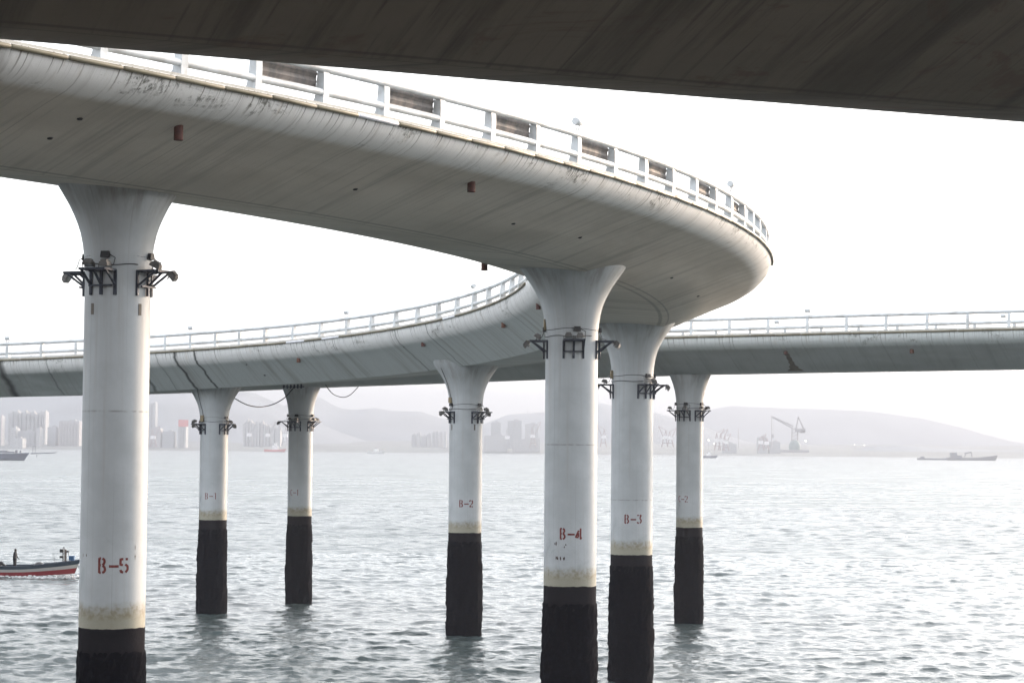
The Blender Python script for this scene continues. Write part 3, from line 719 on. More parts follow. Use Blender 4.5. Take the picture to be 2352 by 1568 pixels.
# ================================================================== sea
def sea():
    rg = np.random.RandomState(11)
    rr = [3., 15., 30., 45., 55., 62., 68., 73.]; r = 77.0
    while r < 8200:
        rr.append(r); r += .15 if r < 130 else (.22 if r < 220 else (.42 if r < 400 else (.85 if r < 700 else (2. if r < 1200 else r*.05))))
    rr = np.array(rr+[8300.])
    aa = np.concatenate([np.arange(-180, -20, 6), np.linspace(-17, 17, 680), np.arange(22, 180, 6)])*math.pi/180
    A, RR = np.meshgrid(aa.astype(np.float32), rr.astype(np.float32)); X = RR*np.sin(A); Y = RR*np.cos(A)
    dr = np.gradient(rr)[:, None]*np.ones_like(X); Z = np.zeros_like(X); DX = np.zeros_like(X); DY = np.zeros_like(X); RGH = np.zeros_like(X)
    fine = (np.abs(A) < R_(17.2))
    for i in range(110):
        lam = .6*(6/.6)**(rg.rand()**1.35); k = 2*math.pi/lam; th = R_(-78)+rg.randn()*R_(36)
        amp = .0039*lam**.80*(.6+.8*rg.rand())
        kx, ky = k*math.cos(th), k*math.sin(th); ph = rg.rand()*6.283
        wgt = np.clip(1-(dr/lam-.32)/.2, 0, 1)*fine
        # gusts make patches of smoother and rougher water
        w_ = wgt*amp; s_ = np.sin(kx*X+ky*Y+ph); c_ = np.cos(kx*X+ky*Y+ph)
        RGH += (1-wgt)*(k*amp)**2; Z += w_*s_; DX += w_*c_*math.cos(th)*.8; DY += w_*c_*math.sin(th)*.8
    X = X+DX; Y = Y+DY
    nr, na = X.shape; V = np.stack([X, Y, Z], -1).reshape(-1, 3)
    i, j = np.meshgrid(np.arange(nr-1), np.arange(na), indexing='ij'); j2 = (j+1) % na
    F = np.stack([i*na+j, i*na+j2, (i+1)*na+j2, (i+1)*na+j], -1).reshape(-1, 4)[:, ::-1]
    me = bpy.data.meshes.new('sea'); me.vertices.add(len(V)); me.vertices.foreach_set('co', V.ravel())
    me.loops.add(F.size); me.loops.foreach_set('vertex_index', F.ravel().astype(np.int32))
    me.polygons.add(len(F)); me.polygons.foreach_set('loop_start', np.arange(0, F.size, 4, dtype=np.int32))
    me.polygons.foreach_set('loop_total', np.full(len(F), 4, np.int32)); me.polygons.foreach_set('use_smooth', np.ones(len(F), bool))
    me.update(); me.validate()
    at_ = me.attributes.new('chop', 'FLOAT', 'POINT'); at_.data.foreach_set('value', np.sqrt(RGH*.5*1.6).ravel().astype(np.float32))
    M = Mat('sea_water', .06, 0, (.045, .062, .064)); M.b.inputs['IOR'].default_value = 1.33
    v = N(M.t, 'ShaderNodeNewGeometry').outputs['Position']
    n1 = M.noise(M.scale(v, 2.6, 4.0), 1.5, 4, .6, .5); n2 = M.noise(M.scale(v, .35, .8), 1, 5, .65, .3)
    n3 = M.noise(M.scale(v, .06, .16), 1, 6, .7)
    b1 = N(M.t, 'ShaderNodeBump', None, Height=n1, Strength=.6, Distance=.07)
    b2 = N(M.t, 'ShaderNodeBump', None, Height=n2, Strength=.15, Distance=.3, Normal=b1.outputs[0])
    b3 = N(M.t, 'ShaderNodeBump', None, Height=n3, Strength=.10, Distance=2.0, Normal=b2.outputs[0])
    M.t.links.new(b3.outputs[0], M.b.inputs['Normal'])
    ch = N(M.t, 'ShaderNodeAttribute', {'attribute_name': 'chop'}).outputs['Fac']
    pn = M.noise(M.scale(v, .035, .11), 1, 6, .75); rg_ = M.math('MULTIPLY', M.math('POWER', ch, .75), M.mapr(pn, .3, .7, .75, 1.3))
    M.t.links.new(M.math('MAXIMUM', .06, rg_), M.b.inputs['Roughness'])
    me.materials.append(M.m); o = bpy.data.objects.new('sea', me); C.objects.link(o); o['kind'] = 'structure'
sea()

# ================================================================== the shore the camera stands on (unseen, behind and below the frame; made dark to cut bounced light)
def height_grid(name, xs, ys, fn, mat):
    V = [(x, y, fn(x, y)) for y in ys for x in xs]; n = len(xs)
    F = [(i*n+j, i*n+j+1, (i+1)*n+j+1, (i+1)*n+j) for i in range(len(ys)-1) for j in range(n-1)]
    return MB().add(V, F, None, True).build(name, mat, kind='structure')
from mathutils import noise as mn
M_ROCK = plain('light_absorbing_rock', (.045, .042, .038), .9, 0, .5, .8, (.03, .03, .027))
def shore_h(x, y):
    far = 40+34*max(0, min(1, (14-x)/26)); k_ = max(0, min(1, (y-2)/(far-2))); b = 8.6 if y < 2 else -1.5+10.1*(1-k_)**1.7  # extended at left, out of view, to darken the soffit above
    if y < -14: b += min(26, (-14-y)*.8)  # unseen hill added to block the sky behind the camera
    return b+mn.noise(Vector((x*.35, y*.35, 0)))*.55*(1 if y > 1 else .3)
height_grid('shore', np.arange(-120, 121, 3.), np.arange(-80, 84, 1.5), shore_h, M_ROCK)

# ================================================================== far land
M_LAND = plain('far_scrub', (.14, .155, .15), .95, 0, .4, .01); M_HILL = plain('far_hillside', (.19, .21, .23), .95, 0, .4, .004)  # hillside colour paled toward the haze, on top of the haze volume
def far_land(name, y0, y1, z_fn, xs):
    ys = np.linspace(y0, y1, 14); return height_grid(name, xs, ys, z_fn, M_LAND)
SH = 2750.0
far_land('far_shore', SH, 5200, lambda x, y: (-.5 if y < SH+1 else 3.5+3.5*mn.noise(Vector((x*.004, y*.004, 2)))+min(14, (y-SH)*.008)), np.arange(-1500, 1501, 20.))
def ridge(name, pts, Y, depth, seed):
    """a hill whose crest follows measured rows; real volume with slopes front and back"""
    xs_p = np.arange(pts[0][0], pts[-1][0]+1, 12.); yy = np.interp(xs_p, [p[0] for p in pts], [p[1] for p in pts])
    cr = [at(a, b, Y) for a, b in zip(xs_p, yy)]; ys = np.linspace(-1, 1, 17); V = []
    for t in ys:
        for p in cr:
            g = max(0, 1-abs(t)**1.6); z = max(0, p.z)*g
            z += mn.fractal(Vector((p.x*.004+seed, (Y+t*depth)*.004, 0)), 1, 2, 4)*p.z*.12*(abs(t)+.15)
            V.append((p.x*(1+t*depth/Y*.0), Y+t*depth, z if g > 0 else -3))
    n = len(cr); F = [(i*n+j, i*n+j+1, (i+1)*n+j+1, (i+1)*n+j) for i in range(16) for j in range(n-1)]
    return MB().add(V, F, None, True).build(name, M_HILL, kind='structure')
ridge('hill_west', [(-700, 990), (-400, 905), (0, 880), (300, 868), (480, 878), (542, 897), (584, 902), (609, 914), (650, 931), (700, 955), (760, 985), (830, 1010), (900, 1030)], 4300, 700, 1)
ridge('hill_middle', [(560, 1000), (660, 930), (700, 905), (734, 911), (759, 926), (784, 938), (817, 940), (860, 936), (901, 943), (967, 945), (1017, 961), (1110, 975), (1200, 995), (1300, 1025)], 5400, 600, 5)
ridge('hill_centre', [(1000, 1020), (1060, 990), (1110, 974), (1167, 952), (1251, 946), (1320, 930), (1377, 924), (1404, 931), (1504, 946), (1600, 972), (1651, 995), (1760, 1030)], 5000, 600, 11)
ridge('hill_east', [(1480, 1000), (1560, 960), (1621, 943), (1678, 932), (1785, 936), (1985, 943), (2101, 959), (2201, 982), (2285, 1008), (2352, 1020), (2500, 1034)], 7000, 700, 15)
ridge('headland', [(1950, 1036), (2000, 1024), (2060, 1021), (2130, 1027), (2200, 1031), (2300, 1034), (2420, 1028), (2600, 1030), (2700, 1040)], 3300, 150, 19)

# ---- buildings and harbour on the far shore
def tower_mat(name, base, win):
    M = Mat(name, .8); v = M.coord('Object')
    br = N(M.t, 'ShaderNodeTexBrick', {'offset': 0.0}, Vector=M.scale(v, 1, 1, 1), Color1=(*win, 1), Color2=(*win, 1), Mortar=(*base, 1), Scale=.28)
    br.inputs['Mortar Size'].default_value = .12; br.inputs['Brick Width'].default_value = 1.1; br.inputs['Row Height'].default_value = .9
    rot = N(M.t, 'ShaderNodeVectorRotate', {'rotation_type': 'X_AXIS'}, Vector=v, Angle=R_(90)); M.t.links.new(rot.outputs[0], br.inputs['Vector'])
    M.col(br.outputs[0]); return M.m
M_TW = tower_mat('white_tower_wall', (.40, .40, .40), (.32, .33, .34)); M_TP = tower_mat('pinkish_tower_wall', (.38, .36, .355), (.31, .30, .31))  # wall and window tones drawn together to imitate distance haze
M_TG = tower_mat('grey_block_wall', (.31, .32, .33), (.26, .27, .285)); M_ROOF = plain('grey_roof', (.35, .35, .36), .8)
M_REDP = plain('red_paint', (.60, .07, .05), .6); M_WHT = plain('white_paint', (.8, .8, .8), .5); M_CRANE = plain('crane_paint', (.28, .27, .285), .6)  # crane paint lightened so haze is partly in the colour
M_CRR = plain('reddish_crane_paint', (.24, .17, .17), .6)
def building(x0, x1, y0, y1, lab, mat=None, Y=2900., depth=22., bays=0, grp='apartment towers on the far shore'):
    a, b = at(x0, y1, Y), at(x1, y0, Y); w_ = b.x-a.x; z0, z1 = min(a.z, 2.0), b.z; h = z1-z0
    root = empty('apartment_building', ((a.x+b.x)/2, Y, z0), 0, label=lab, cat='building', group=grp)
    mb = MB(); mb.box((0, 0, h/2), (w_, depth, h))
    for k in range(bays): mb.box((-w_/2+(k+.5)*w_/bays, -depth/2-.9, h/2-1), (w_/bays*.45, 2.0, h-2))
    mb.build('wall', mat or M_TW, root)
    rf = MB(); rf.box((0, 0, h+.5), (w_*.96, depth*.9, 1.0)); rf.box((w_*.1, 0, h+2), (w_*.3, depth*.4, 2.2)); rf.build('roof', M_ROOF, root)
    return root
tw = [(22, 34, 950, 'leftmost'), (35, 45, 946, 'second'), (46, 53, 952, 'third'), (55, 64, 947, 'fourth'), (65, 73, 951, 'fifth'), (74, 82, 948, 'sixth'), (83, 91, 953, 'seventh'), (92, 99, 949, 'eighth'), (100, 109, 947, 'rightmost')]
for x0, x1, y0, nm in tw: building(x0, x1, y0, 1012, f'{nm} pale tower in the row of high flats at the far left', bays=2, Y=2960.)
building(27, 42, 984, 1022, 'white stepped block at the left end of the low flats', bays=2, Y=2860.); building(43, 86, 992, 1024, 'wide low white block below the row of towers', M_TG, bays=4, Y=2870.)
building(87, 96, 985, 1018, 'narrow white block at the right end of the low flats', Y=2860.); building(31, 56, 1008, 1030, 'small white block nearest the water at far left', Y=2800.)
building(139, 186, 968, 998, 'broad pinkish block with a pale roof line left of the nearest pier', M_TP, bays=7); building(113, 132, 982, 1003, 'low grey block between the towers and the broad block', M_TG)
building(0, 8, 958, 1012, 'tower cut by the left edge', M_TG); building(340, 372, 985, 996, 'low pale block just right of the nearest pier', M_TP)
building(376, 402, 992, 1004, 'low grey block left of the red capped tower', M_TG)
for x0, x1, y0 in ((476, 486, 912), (490, 500, 905), (344, 350, 930), (352, 360, 926)): building(x0, x1, y0, 1004, {476: 'dim tower behind the left side of the grimy pier', 490: 'taller dim tower hidden by the grimy pier', 344: 'dim high tower beside the nearest pier', 352: 'second dim high tower beside the nearest pier'}[x0], M_TG, Y=3500.)
rc = building(412, 430, 981, 1010, 'white tower with a red sign on its roof between the two left piers', bays=3)
p = at(415, 980, 2885); MB().box((p.x-rc.location.x+3, -12, p.z-rc.location.z+5), (13, 1.0, 9)).build('roof_sign', M_REDP, rc)
cl = [(560, 566, 975), (567, 573, 966), (574, 580, 969), (581, 585, 974), (586, 592, 978), (593, 598, 973), (600, 606, 970), (607, 612, 976), (613, 620, 980), (622, 632, 982), (634, 646, 984)]
nm = ['first', 'second', 'third', 'fourth', 'fifth', 'sixth', 'seventh', 'eighth', 'ninth', 'tenth', 'eleventh']
for (x0, x1, y0), n_ in zip(cl, nm): building(x0, x1, y0, 1004, f'{n_} tower from the left in the bright cluster between the B-1 and C-1 piers', [M_TW, M_TP, M_TW][len(n_) % 3], Y=3050.)
cl2 = [(946, 956, 1000), (958, 966, 996), (968, 980, 1003), (982, 990, 998), (993, 999, 994), (1001, 1007, 992), (1010, 1016, 996), (1020, 1026, 992)]
for (x0, x1, y0), n_ in zip(cl2, nm): building(x0, x1, y0, 1020, f'{n_} small tower from the left in the faint row left of the B-2 pier', [M_TW, M_TP, M_TG][len(n_) % 3], Y=3150.)
building(1128, 1150, 972, 1008, 'grey block with a lower wing right of the B-2 pier', M_TG); building(1166, 1198, 968, 1000, 'wide grey slab among the cranes right of the B-2 pier', M_TG, Y=3000.)
building(1206, 1236, 975, 1004, 'pale slab beside the wide pier', M_TW, Y=3000.); building(1112, 1166, 1002, 1008, 'long low white shed by the water', M_TW, Y=2820.)
building(1178, 1240, 1010, 1016, 'long low white shed next to the wide pier', M_TW, Y=2820.)
building(1660, 1690, 1020, 1034, 'low shed at the foot of the harbour cranes', M_TG, grp='harbour sheds', Y=2900.); building(1740, 1760, 1006, 1034, 'boxy silo building left of the big crane', M_TG, grp='harbour sheds')
building(1766, 1790, 1016, 1036, 'squat shed next to the silo building', M_TG, grp='harbour sheds')
def jib_crane(x, ybase, ytop, lab, mat=M_CRR, Y=2800., s=1.0, lean=1):
    """harbour slewing crane: portal, cab, A frame and luffing jib"""
    b = at(x, ybase, Y); h = at(x, ytop, Y).z-b.z; root = empty('harbour_crane', b, 0, label=lab, cat='crane', group='cranes in the harbour across the water')
    mb = MB(); t = 1.0*s; H1 = h*.38
    for sx in (-1, 1):
        for sy in (-1, 1): mb.tube([(sx*4*s, sy*4*s, 0), (sx*1.8*s, sy*1.8*s, H1)], t*.5, 4, smooth=False)
    mb.box((0, 0, H1*.5), (7*s, 7*s, t)); mb.build('portal', mat, root)
    MB().box((-.5*lean*s, 0, H1+2.2*s), (6*s, 4*s, 4.2*s)).build('cab', M_WHT, root)
    j = MB(); a = Vector((1.5*lean*s, 0, H1+2*s)); tip = Vector((h*.30*lean, 0, h))
    for sy in (-1, 1): j.tube([a+Vector((0, sy*1.2*s, 0)), tip], t*.5, 4, smooth=False)
    ap = Vector((-1.2*lean*s, 0, h*.80)); j.tube([Vector((-2.5*lean*s, 0, H1+3*s)), ap], t*.5, 4, smooth=False); j.tube([Vector((1*lean*s, 0, H1+3*s)), ap], t*.4, 4, smooth=False)
    j.tube([ap, tip], t*.28, 4, smooth=False); j.tube([tip, tip-Vector((0, 0, h*.35))], t*.15, 4, smooth=False)
    for k in range(1, 6): q = a.lerp(tip, k/6); j.tube([q-Vector((0, 1*s*(1-k/6), 0)), a.lerp(tip, (k+.6)/6)+Vector((0, 1*s*(1-k/6), 0))], t*.25, 4, smooth=False)
    j.build('jib', mat, root); return root
for x, y1_, y0_, lab, ln in ((573, 1024, 966, 'grey jib crane standing nearest the grimy pier', 1), (616, 1024, 968, 'grey jib crane midway between the B-1 and C-1 piers', 1), (654, 1024, 970, 'grey jib crane against the left side of the slim C-1 pier', -1),
                  (352, 1026, 978, 'reddish crane beside the nearest pier', 1), (1166, 1030, 973, 'jib crane in front of the wide grey slab', 1), (1224, 1028, 968, 'jib crane beside the wide B-4 pier', 1),
                  (1386, 1026, 975, 'jib crane seen between the B-4 and B-3 piers', -1), (1527, 1026, 978, 'jib crane between the B-3 and C-2 piers', -1), (1540, 1026, 982, 'second jib crane between the B-3 and C-2 piers', 1),
                  (1648, 1034, 984, 'leftmost reddish crane right of the C-2 pier', 1), (1657, 1034, 985, 'reddish crane with a tall jib, second right of the C-2 pier', 1), (1667, 1034, 995, 'short reddish crane among the harbour cranes', 1),
                  (1748, 1034, 996, 'short crane left of the big crane', 1), (1760, 1034, 1000, 'stubby crane at the foot of the hoist line', -1)):
    jib_crane(x, y1_, y0_, lab, M_CRANE if 'grey' in lab else M_CRR, lean=ln)
# masts
for x, y0, y1, lab in ((1696, 983, 1030, 'slender mast right of the reddish cranes'), (1212, 938, 960, 'radio mast on the hilltop beside the wide pier')):
    a, b = at(x, y1, 2850 if y0 > 950 else 5000), at(x, y0, 2850 if y0 > 950 else 5000)
    mb = MB(); mb.tube([a, b], .5 if y0 > 950 else 1.0, 5); mb.tube([a.lerp(b, .7)-Vector((1.5, 0, 0)), a.lerp(b, .7)+Vector((1.5, 0, 0))], .35, 4); mb.build('mast', M_CRANE, label=lab, cat='mast')
# the big floating crane
YC = 2450.0
g = lambda x, y: at(x, y, YC)
root = empty('floating_crane', g(1825, 1037), 0, label='very large floating crane with a long jib reaching left over the harbour', cat='crane'); o_ = root.location.copy()
L_ = lambda x, y, dy=0: g(x, y)-o_+Vector((0, dy, 0))
mb = MB(); mb.box((0, 0, .6), (30, 16, 3)); mb.build('pontoon', M_CRANE, root)
mb = MB(); mb.lathe([(6, 2), (6.6, 5), (6, 9), (4, 12), (2, 13)], 16, (0, 0, 0)); mb.build('turntable_house', plain('crane_green_grey', (.16, .22, .21), .7), root)
mb = MB()
for dx in (-3.2, 3.2): mb.tube([L_(1825, 1025)+Vector((dx, 0, 0)), L_(1826, 985)+Vector((dx, 0, 0))], .8, 5, smooth=False)
for k in range(5): mb.tube([L_(1825, 1020-k*8)+Vector((-3.2, 0, 0)), L_(1825, 1012-k*8)+Vector((3.2, 0, 0))], .4, 4, smooth=False)
mb.build('tower', M_CRANE, root)
mb = MB()
for dz in (0, 3.2): mb.tube([L_(1822, 984)+Vector((0, 0, dz)), L_(1772, 957)+Vector((0, 0, dz*.3))], .6, 5, smooth=False)
for k in range(14):
    a, b = L_(1822, 984), L_(1772, 957); mb.tube([a.lerp(b, k/14), a.lerp(b, (k+1)/14)+Vector((0, 0, 3.0*(1-k/15)))], .35, 4, smooth=False)
mb.build('jib', M_CRANE, root)
mb = MB(); mb.tube([L_(1828, 985), L_(1834, 957)], .9, 5, smooth=False); mb.tube([L_(1834, 957), L_(1845, 984)], .5, 4, smooth=False); mb.tube([L_(1834, 957), L_(1849, 988)], .4, 4, smooth=False); mb.build('mast', M_CRANE, root)
mb = MB(); mb.box(L_(1838, 988), (11, 8, 4)); mb.box(L_(1843, 991), (5, 8, 3)); mb.build('counterweight', M_CRANE, root)
mb = MB(); mb.tube([L_(1773, 957), L_(1773, 1028)], .45, 4); mb.box(L_(1774, 1001), (3, 2, 4)); mb.build('hoist_line', M_CRANE, root)
# harbour lights already switched on
M_LIT = Mat('harbour_light', .5); M_LIT.b.inputs['Emission Color'].default_value = (1, .93, .75, 1); M_LIT.b.inputs['Emission Strength'].default_value = 9
for x, y, s_, lab in ((1627, 1010, 1.0, 'brightest harbour floodlight, just right of the C-2 pier'), (1640, 1019, .6, 'small harbour light right of the brightest one'), (1850, 1012, 1.0, 'bright floodlight right of the big crane'),
                (1962, 1021, .6, 'small harbour light far right of the big crane'), (1985, 1022, .45, 'faintest harbour light on the right shore'), (1229, 1020, .45, 'tiny light beside the wide pier')):
    p = at(x, y, 2740); root = empty('light_mast', (p.x, p.y, 1), 0, label=lab, cat='lamp', group='lit floodlight masts on the far shore')
    MB().tube([(0, 0, 0), (0, 0, p.z-1)], .18, 5).build('pole', M_CRANE, root); mb = MB().lathe([(.1, -.5), (.45, -.3), (.6, 0), (.45, .3), (.1, .5)], 10, (0, -.8, p.z-1)); mb.v = [((a)*1.0*s_, b*s_-.3, (c_-(p.z-1))*s_+p.z-1) for a, b, c_ in mb.v]
    mb.build('lamp_head', M_LIT.m, root)

# ================================================================== ships
def hull_mesh(L_m, B, D, bow=.28, stern=.08, sheer=.6, n=22, freeb=None):
    """closed hull: x forward, z up from the waterline; v of the uv runs from deck edge (0) to keel (1)"""
    P, UV = [], []; m_ = 9
    for i in range(n+1):
        t = i/n; x = (t-.5)*L_m
        wd = 1.0
        if t > 1-bow: wd = math.sqrt(max(0, 1-((t-(1-bow))/bow)**2.0))
        if t < stern: wd = .78+.22*math.sin(t/stern*math.pi/2)
        top = D*(1+sheer*(max(0, t-.45)/.55)**2.2+.12*(max(0, .2-t)/.2))
        for j in range(m_):
            s = j/(m_-1); a = s*math.pi/2
            half = B/2*max(wd, .02)*(1-.16*s-.84*max(0, (s-.72)/.28)**2)*(1-.30*s*(t > 1-bow)*((t-(1-bow))/bow))
            z = top-(top+.5)*s; P.append((x+(1-s)*D*.9*(max(0, t-.8)/.2), half, z)); UV.append((t, s))
    F = []; N1 = m_
    for i in range(n):
        for j in range(m_-1): F.append((i*N1+j, (i+1)*N1+j, (i+1)*N1+j+1, i*N1+j+1))
    o = len(P); P2 = [(x, -y, z) for x, y, z in P]
    F2 = [tuple(reversed([k+o for k in f])) for f in F]
    mb = MB(); mb.add(P+P2, F+F2, UV+UV, True)
    # transom and deck
    mb.add([P[j] for j in range(m_)]+[P2[j] for j in range(m_)], [tuple(range(m_))+tuple(reversed(range(m_, 2*m_)))])
    top = [(P[i*N1][0], P[i*N1][1]*.97, P[i*N1][2]-.25*D) for i in range(n+1)]
    mb.add(top+[(x, -y, z) for x, y, z in top], [(i, i+1, n+2+i, n+1+i) for i in range(n)])
    return mb
M_NAVY = plain('slate_blue_hull', (.05, .07, .12), .6, 0, .3, .3); M_SHIP = plain('grey_ship_paint', (.13, .14, .17), .6)
# coaster at the left edge
b = at_z(0, 1056.5, 0); Ys = b.y
root = empty('cargo_ship', (b.x+2.0-12, Ys, 0), 0, label='slate blue cargo ship at the left edge with a long bowsprit spar', cat='ship')
hull_mesh(46, 8, 3.6, bow=.22, sheer=.18).build('hull', M_NAVY, root)
xr = lambda px_: (at(px_, 1040, Ys).x-root.location.x); zr = lambda py_, px_=60: at(px_, py_, Ys).z
mb = MB(); mb.tube([(xr(70), 0, zr(1041, 70)), (xr(88), 0, zr(1040.5, 88)), (xr(131), 0, zr(1038.5, 131))], [.35, .32, .18], 6); mb.tube([(xr(92), 0, zr(1040, 90)), (xr(115), 0, zr(1041.5, 115)), (xr(131), 0, zr(1038.5, 131))], .1, 5); mb.build('bowsprit', M_SHIP, root)
mb = MB()
for x_ in (75, 80.5): mb.tube([(xr(x_), 0, zr(1042, 78)), (xr(x_+.6), 0, zr(1025, 78))], .16, 5)
mb.tube([(xr(75), 0, zr(1025, 78)), (xr(81.5), 0, zr(1025, 78))], .16, 5); mb.tube([(xr(75), 0, zr(1033, 78)), (xr(81), 0, zr(1032, 78))], .1, 5); mb.build('mast_frame', M_SHIP, root)
mb = MB(); mb.box((xr(8), 0, zr(1037, 8)), (5, 4, 1.4)); mb.box((xr(38), 0, zr(1036.5, 38)), (1.2, 1, 1.6)); mb.box((xr(47), 0, zr(1037, 47)), (.8, 1, 1.2)); mb.box((xr(22), 0, zr(1038, 22)), (6, 5, .8)); mb.build('deck_gear', M_SHIP, root)
MB().box((xr(85), -.4, zr(1047, 85)), (.5, .4, 1.1)).build('anchor', M_SHIP, root)
# long low dredger at right
b0, b1 = at_z(2108, 1057.5, 0), at_z(2287, 1057.5, 0); Yd = b1.y; cxm = (b0.x+b1.x)/2*(Yd/((b0.y+b1.y)/2)); Ld = at(2287, 1050, Yd).x-at(2108, 1050, Yd).x
root = empty('dredger', (at(2197, 1050, Yd).x, Yd, 0), 0, label='long low grey dredger far out on the right with a small bridge amidships', cat='ship')
hull_mesh(Ld*.62, 13, 2.6, bow=.16, sheer=1.1).build('hull', M_SHIP, root).location.x = Ld*.19
zd = lambda py_: at(2197, py_, Yd).z
mb = MB(); mb.box((-Ld*.30, 0, 1.0), (Ld*.40, 8, 1.9)); mb.box((-Ld*.44, 0, 2.6), (4, 3, 1.8)); mb.build('pontoon', M_SHIP, root)
mb = MB(); mb.box((-Ld*.04, 0, zd(1046.5)), (5.5, 8, 6.5)); mb.box((-Ld*.02+1.5, 0, zd(1050)), (9, 9, 4)); mb.build('bridge', M_SHIP, root)
mb = MB(); mb.tube([(Ld*.10, 0, 3), (Ld*.12, 0, 7.5), (Ld*.19, 0, 8.2), (Ld*.20, 0, 3)], .55, 5); mb.tube([(Ld*.10, 0, 6.8), (Ld*.19, 0, 8.2)], .7, 5); mb.build('cargo_derrick', M_SHIP, root)
# tug
b = at_z(1630, 1051.5, 0)
root = empty('tugboat', (b.x-1, b.y, 0), 0, label='small blue grey tugboat just right of the stained rightmost pier', cat='ship')
hull_mesh(14.5, 4.5, 2.2, bow=.3, sheer=.3).build('hull', M_NAVY, root)
mb = MB(); mb.box((.2, 0, 3.2), (4.5, 3, 2.6)); mb.box((.6, 0, 5.2), (2.6, 2.2, 1.6)); mb.build('wheelhouse', M_WHT, root); MB().tube([(-1, 0, 4), (-1, 0, 8.2)], .12, 5).build('mast', M_SHIP, root)
# sailing-boat-like red and white launch in front of the far shore
b = at_z(630, 1037.5, 0)
root = empty('harbour_launch', (b.x, b.y, 0), 0, label='tiny red hulled launch with white upperworks close to the far shore', cat='boat')
hull_mesh(24, 6, 2.8, bow=.3, sheer=.4).build('hull', M_REDP, root); mb = MB(); mb.box((1, 0, 5.2), (7, 4, 5)); mb.box((1.5, 0, 9), (3.5, 3, 3.4)); mb.build('wheelhouse', M_WHT, root)
b = at_z(862, 1041.5, 0); root = empty('harbour_launch', (b.x, b.y, 0), 0, label='tiny pale launch near the far shore left of the B-2 pier', cat='boat')
hull_mesh(18, 5, 2.2).build('hull', M_WHT, root); MB().box((1, 0, 3.9), (5, 3, 3)).build('wheelhouse', M_WHT, root)

# ================================================================== fishing boat
def boat_mat():
    M = Mat('banded_boat_paint', .35); uv = M.coord('UV'); V = N(M.t, 'ShaderNodeSeparateXYZ', None, i0=uv).outputs[1]
    n = M.noise(M.coord('Object'), 4, 4, .6)
    c = M.mix(M.math('GREATER_THAN', V, .17), (.03, .05, .075), (.42, .41, .39))
    c = M.mix(M.math('GREATER_THAN', V, .33), c, (.22, .008, .014)); c = M.mix(M.math('GREATER_THAN', V, .56), c, (.45, .45, .46))
    c = M.mix(M.math('MULTIPLY', M.mapr(n, .55, .8), .3), c, (.2, .2, .2)); M.col(c); return M.m
pb = at_z(60, 1324, 0); YB = pb.y; ppm = F_PX/YB
bow_x = at(184, 1290, YB).x; Lb = 9.4
root = empty('fishing_boat', (bow_x-Lb/2-.75, YB, 0), R_(0), label='open blue, white and red fishing boat running to the right beside the nearest pier', cat='boat')
hull_mesh(Lb, 2.3, .86, bow=.42, sheer=.62, n=30).build('hull', boat_mat(), root)
bx = lambda px_: at(px_, 1290, YB).x-root.location.x
bz = lambda px_, py_: at(px_, py_, YB).z
M_NAV = plain('dark_blue_gunwale', (.02, .035, .06), .5); M_TARP = plain('black_tarpaulin', (.008, .009, .012), .5); M_BLUE = plain('blue_plastic', (.01, .09, .22), .45)
mb = MB()
for sg in (-1, 1):
    pts = []
    for i in range(25):
        t = i/24; wd = 1.0 if t < .58 else math.sqrt(max(0.0004, 1-((t-.58)/.42)**2)); top = .86*(1+.62*(max(0, t-.45)/.55)**2.2+.12*(max(0, .2-t)/.2))
        pts.append(((t-.5)*Lb+.666*(max(0, t-.8)/.2), sg*1.15*wd, top+.01))
    mb.tube(pts, .05, 6)
mb.build('gunwale', M_NAV, root)
def mast_stuff():
    mb = MB(); z0 = bz(150, 1290)-.1
    mb.tube([(bx(143), .2, z0), (bx(143), .2, bz(143, 1262))], .035, 6); mb.tube([(bx(146), .2, z0), (bx(146), .2, bz(146, 1262))], .035, 6)
    mb.tube([(bx(143), .2, bz(143, 1262)), (bx(143.6), .2, bz(143, 1256)), (bx(145.4), .2, bz(143, 1256)), (bx(146), .2, bz(146, 1262))], .03, 6)
    mb.build('light_frame', M_STEEL, root)
    MB().box((bx(140), .2, bz(140, 1264.5)), (.28, .2, .27)).build('lamp_box', M_TARP, root); MB().box((bx(140), .2, bz(140, 1278.5)), (.28, .2, .18)).build('lamp_box', M_TARP, root)
    MB().tube([(bx(151), 0, z0), (bx(150.5), 0, bz(151, 1261))], .07, 8).build('post', plain('brown_wood', (.09, .055, .035), .8), root)
    mb = MB(); mb.tube([(bx(160), 0, bz(160, 1284)), (bx(156), 0, bz(156, 1267)), (bx(153), 0, bz(153, 1266))], .022, 6); mb.box((bx(155.5), 0, bz(155, 1266)), (.16, .14, .16)); mb.build('bow_lamp', M_TARP, root)
    MB().tube([(bx(125), .1, bz(125, 1294)), (bx(122), .1, bz(122, 1272))], .012, 5).build('rod', M_STEEL, root)
mast_stuff()
mb = MB(); n = 14
P = [(bx(90)+math.cos(math.pi*i/n)*-.48, .55*math.cos(a), .72+.50*math.sin(math.pi*i/n)*math.sin(a)) for i in range(n+1) for a in np.linspace(0, math.pi, 9)]
mb.add(P, [(i*9+j, i*9+j+1, (i+1)*9+j+1, (i+1)*9+j) for i in range(n) for j in range(8)], None, True)
mb.build('tarpaulin', M_TARP, label='black tarpaulin mound lying amidships in the fishing boat', cat='tarpaulin').location = root.location
mb = MB(); c_ = Vector((bx(165), 0, bz(165, 1281))); mb.box(c_, (.40, .45, .34), None, 1.06); mb.box(c_+Vector((0, 0, .17)), (.46, .5, .04))
mb.build('crate', M_BLUE, label='blue plastic crate on the bow of the fishing boat', cat='crate').location = root.location
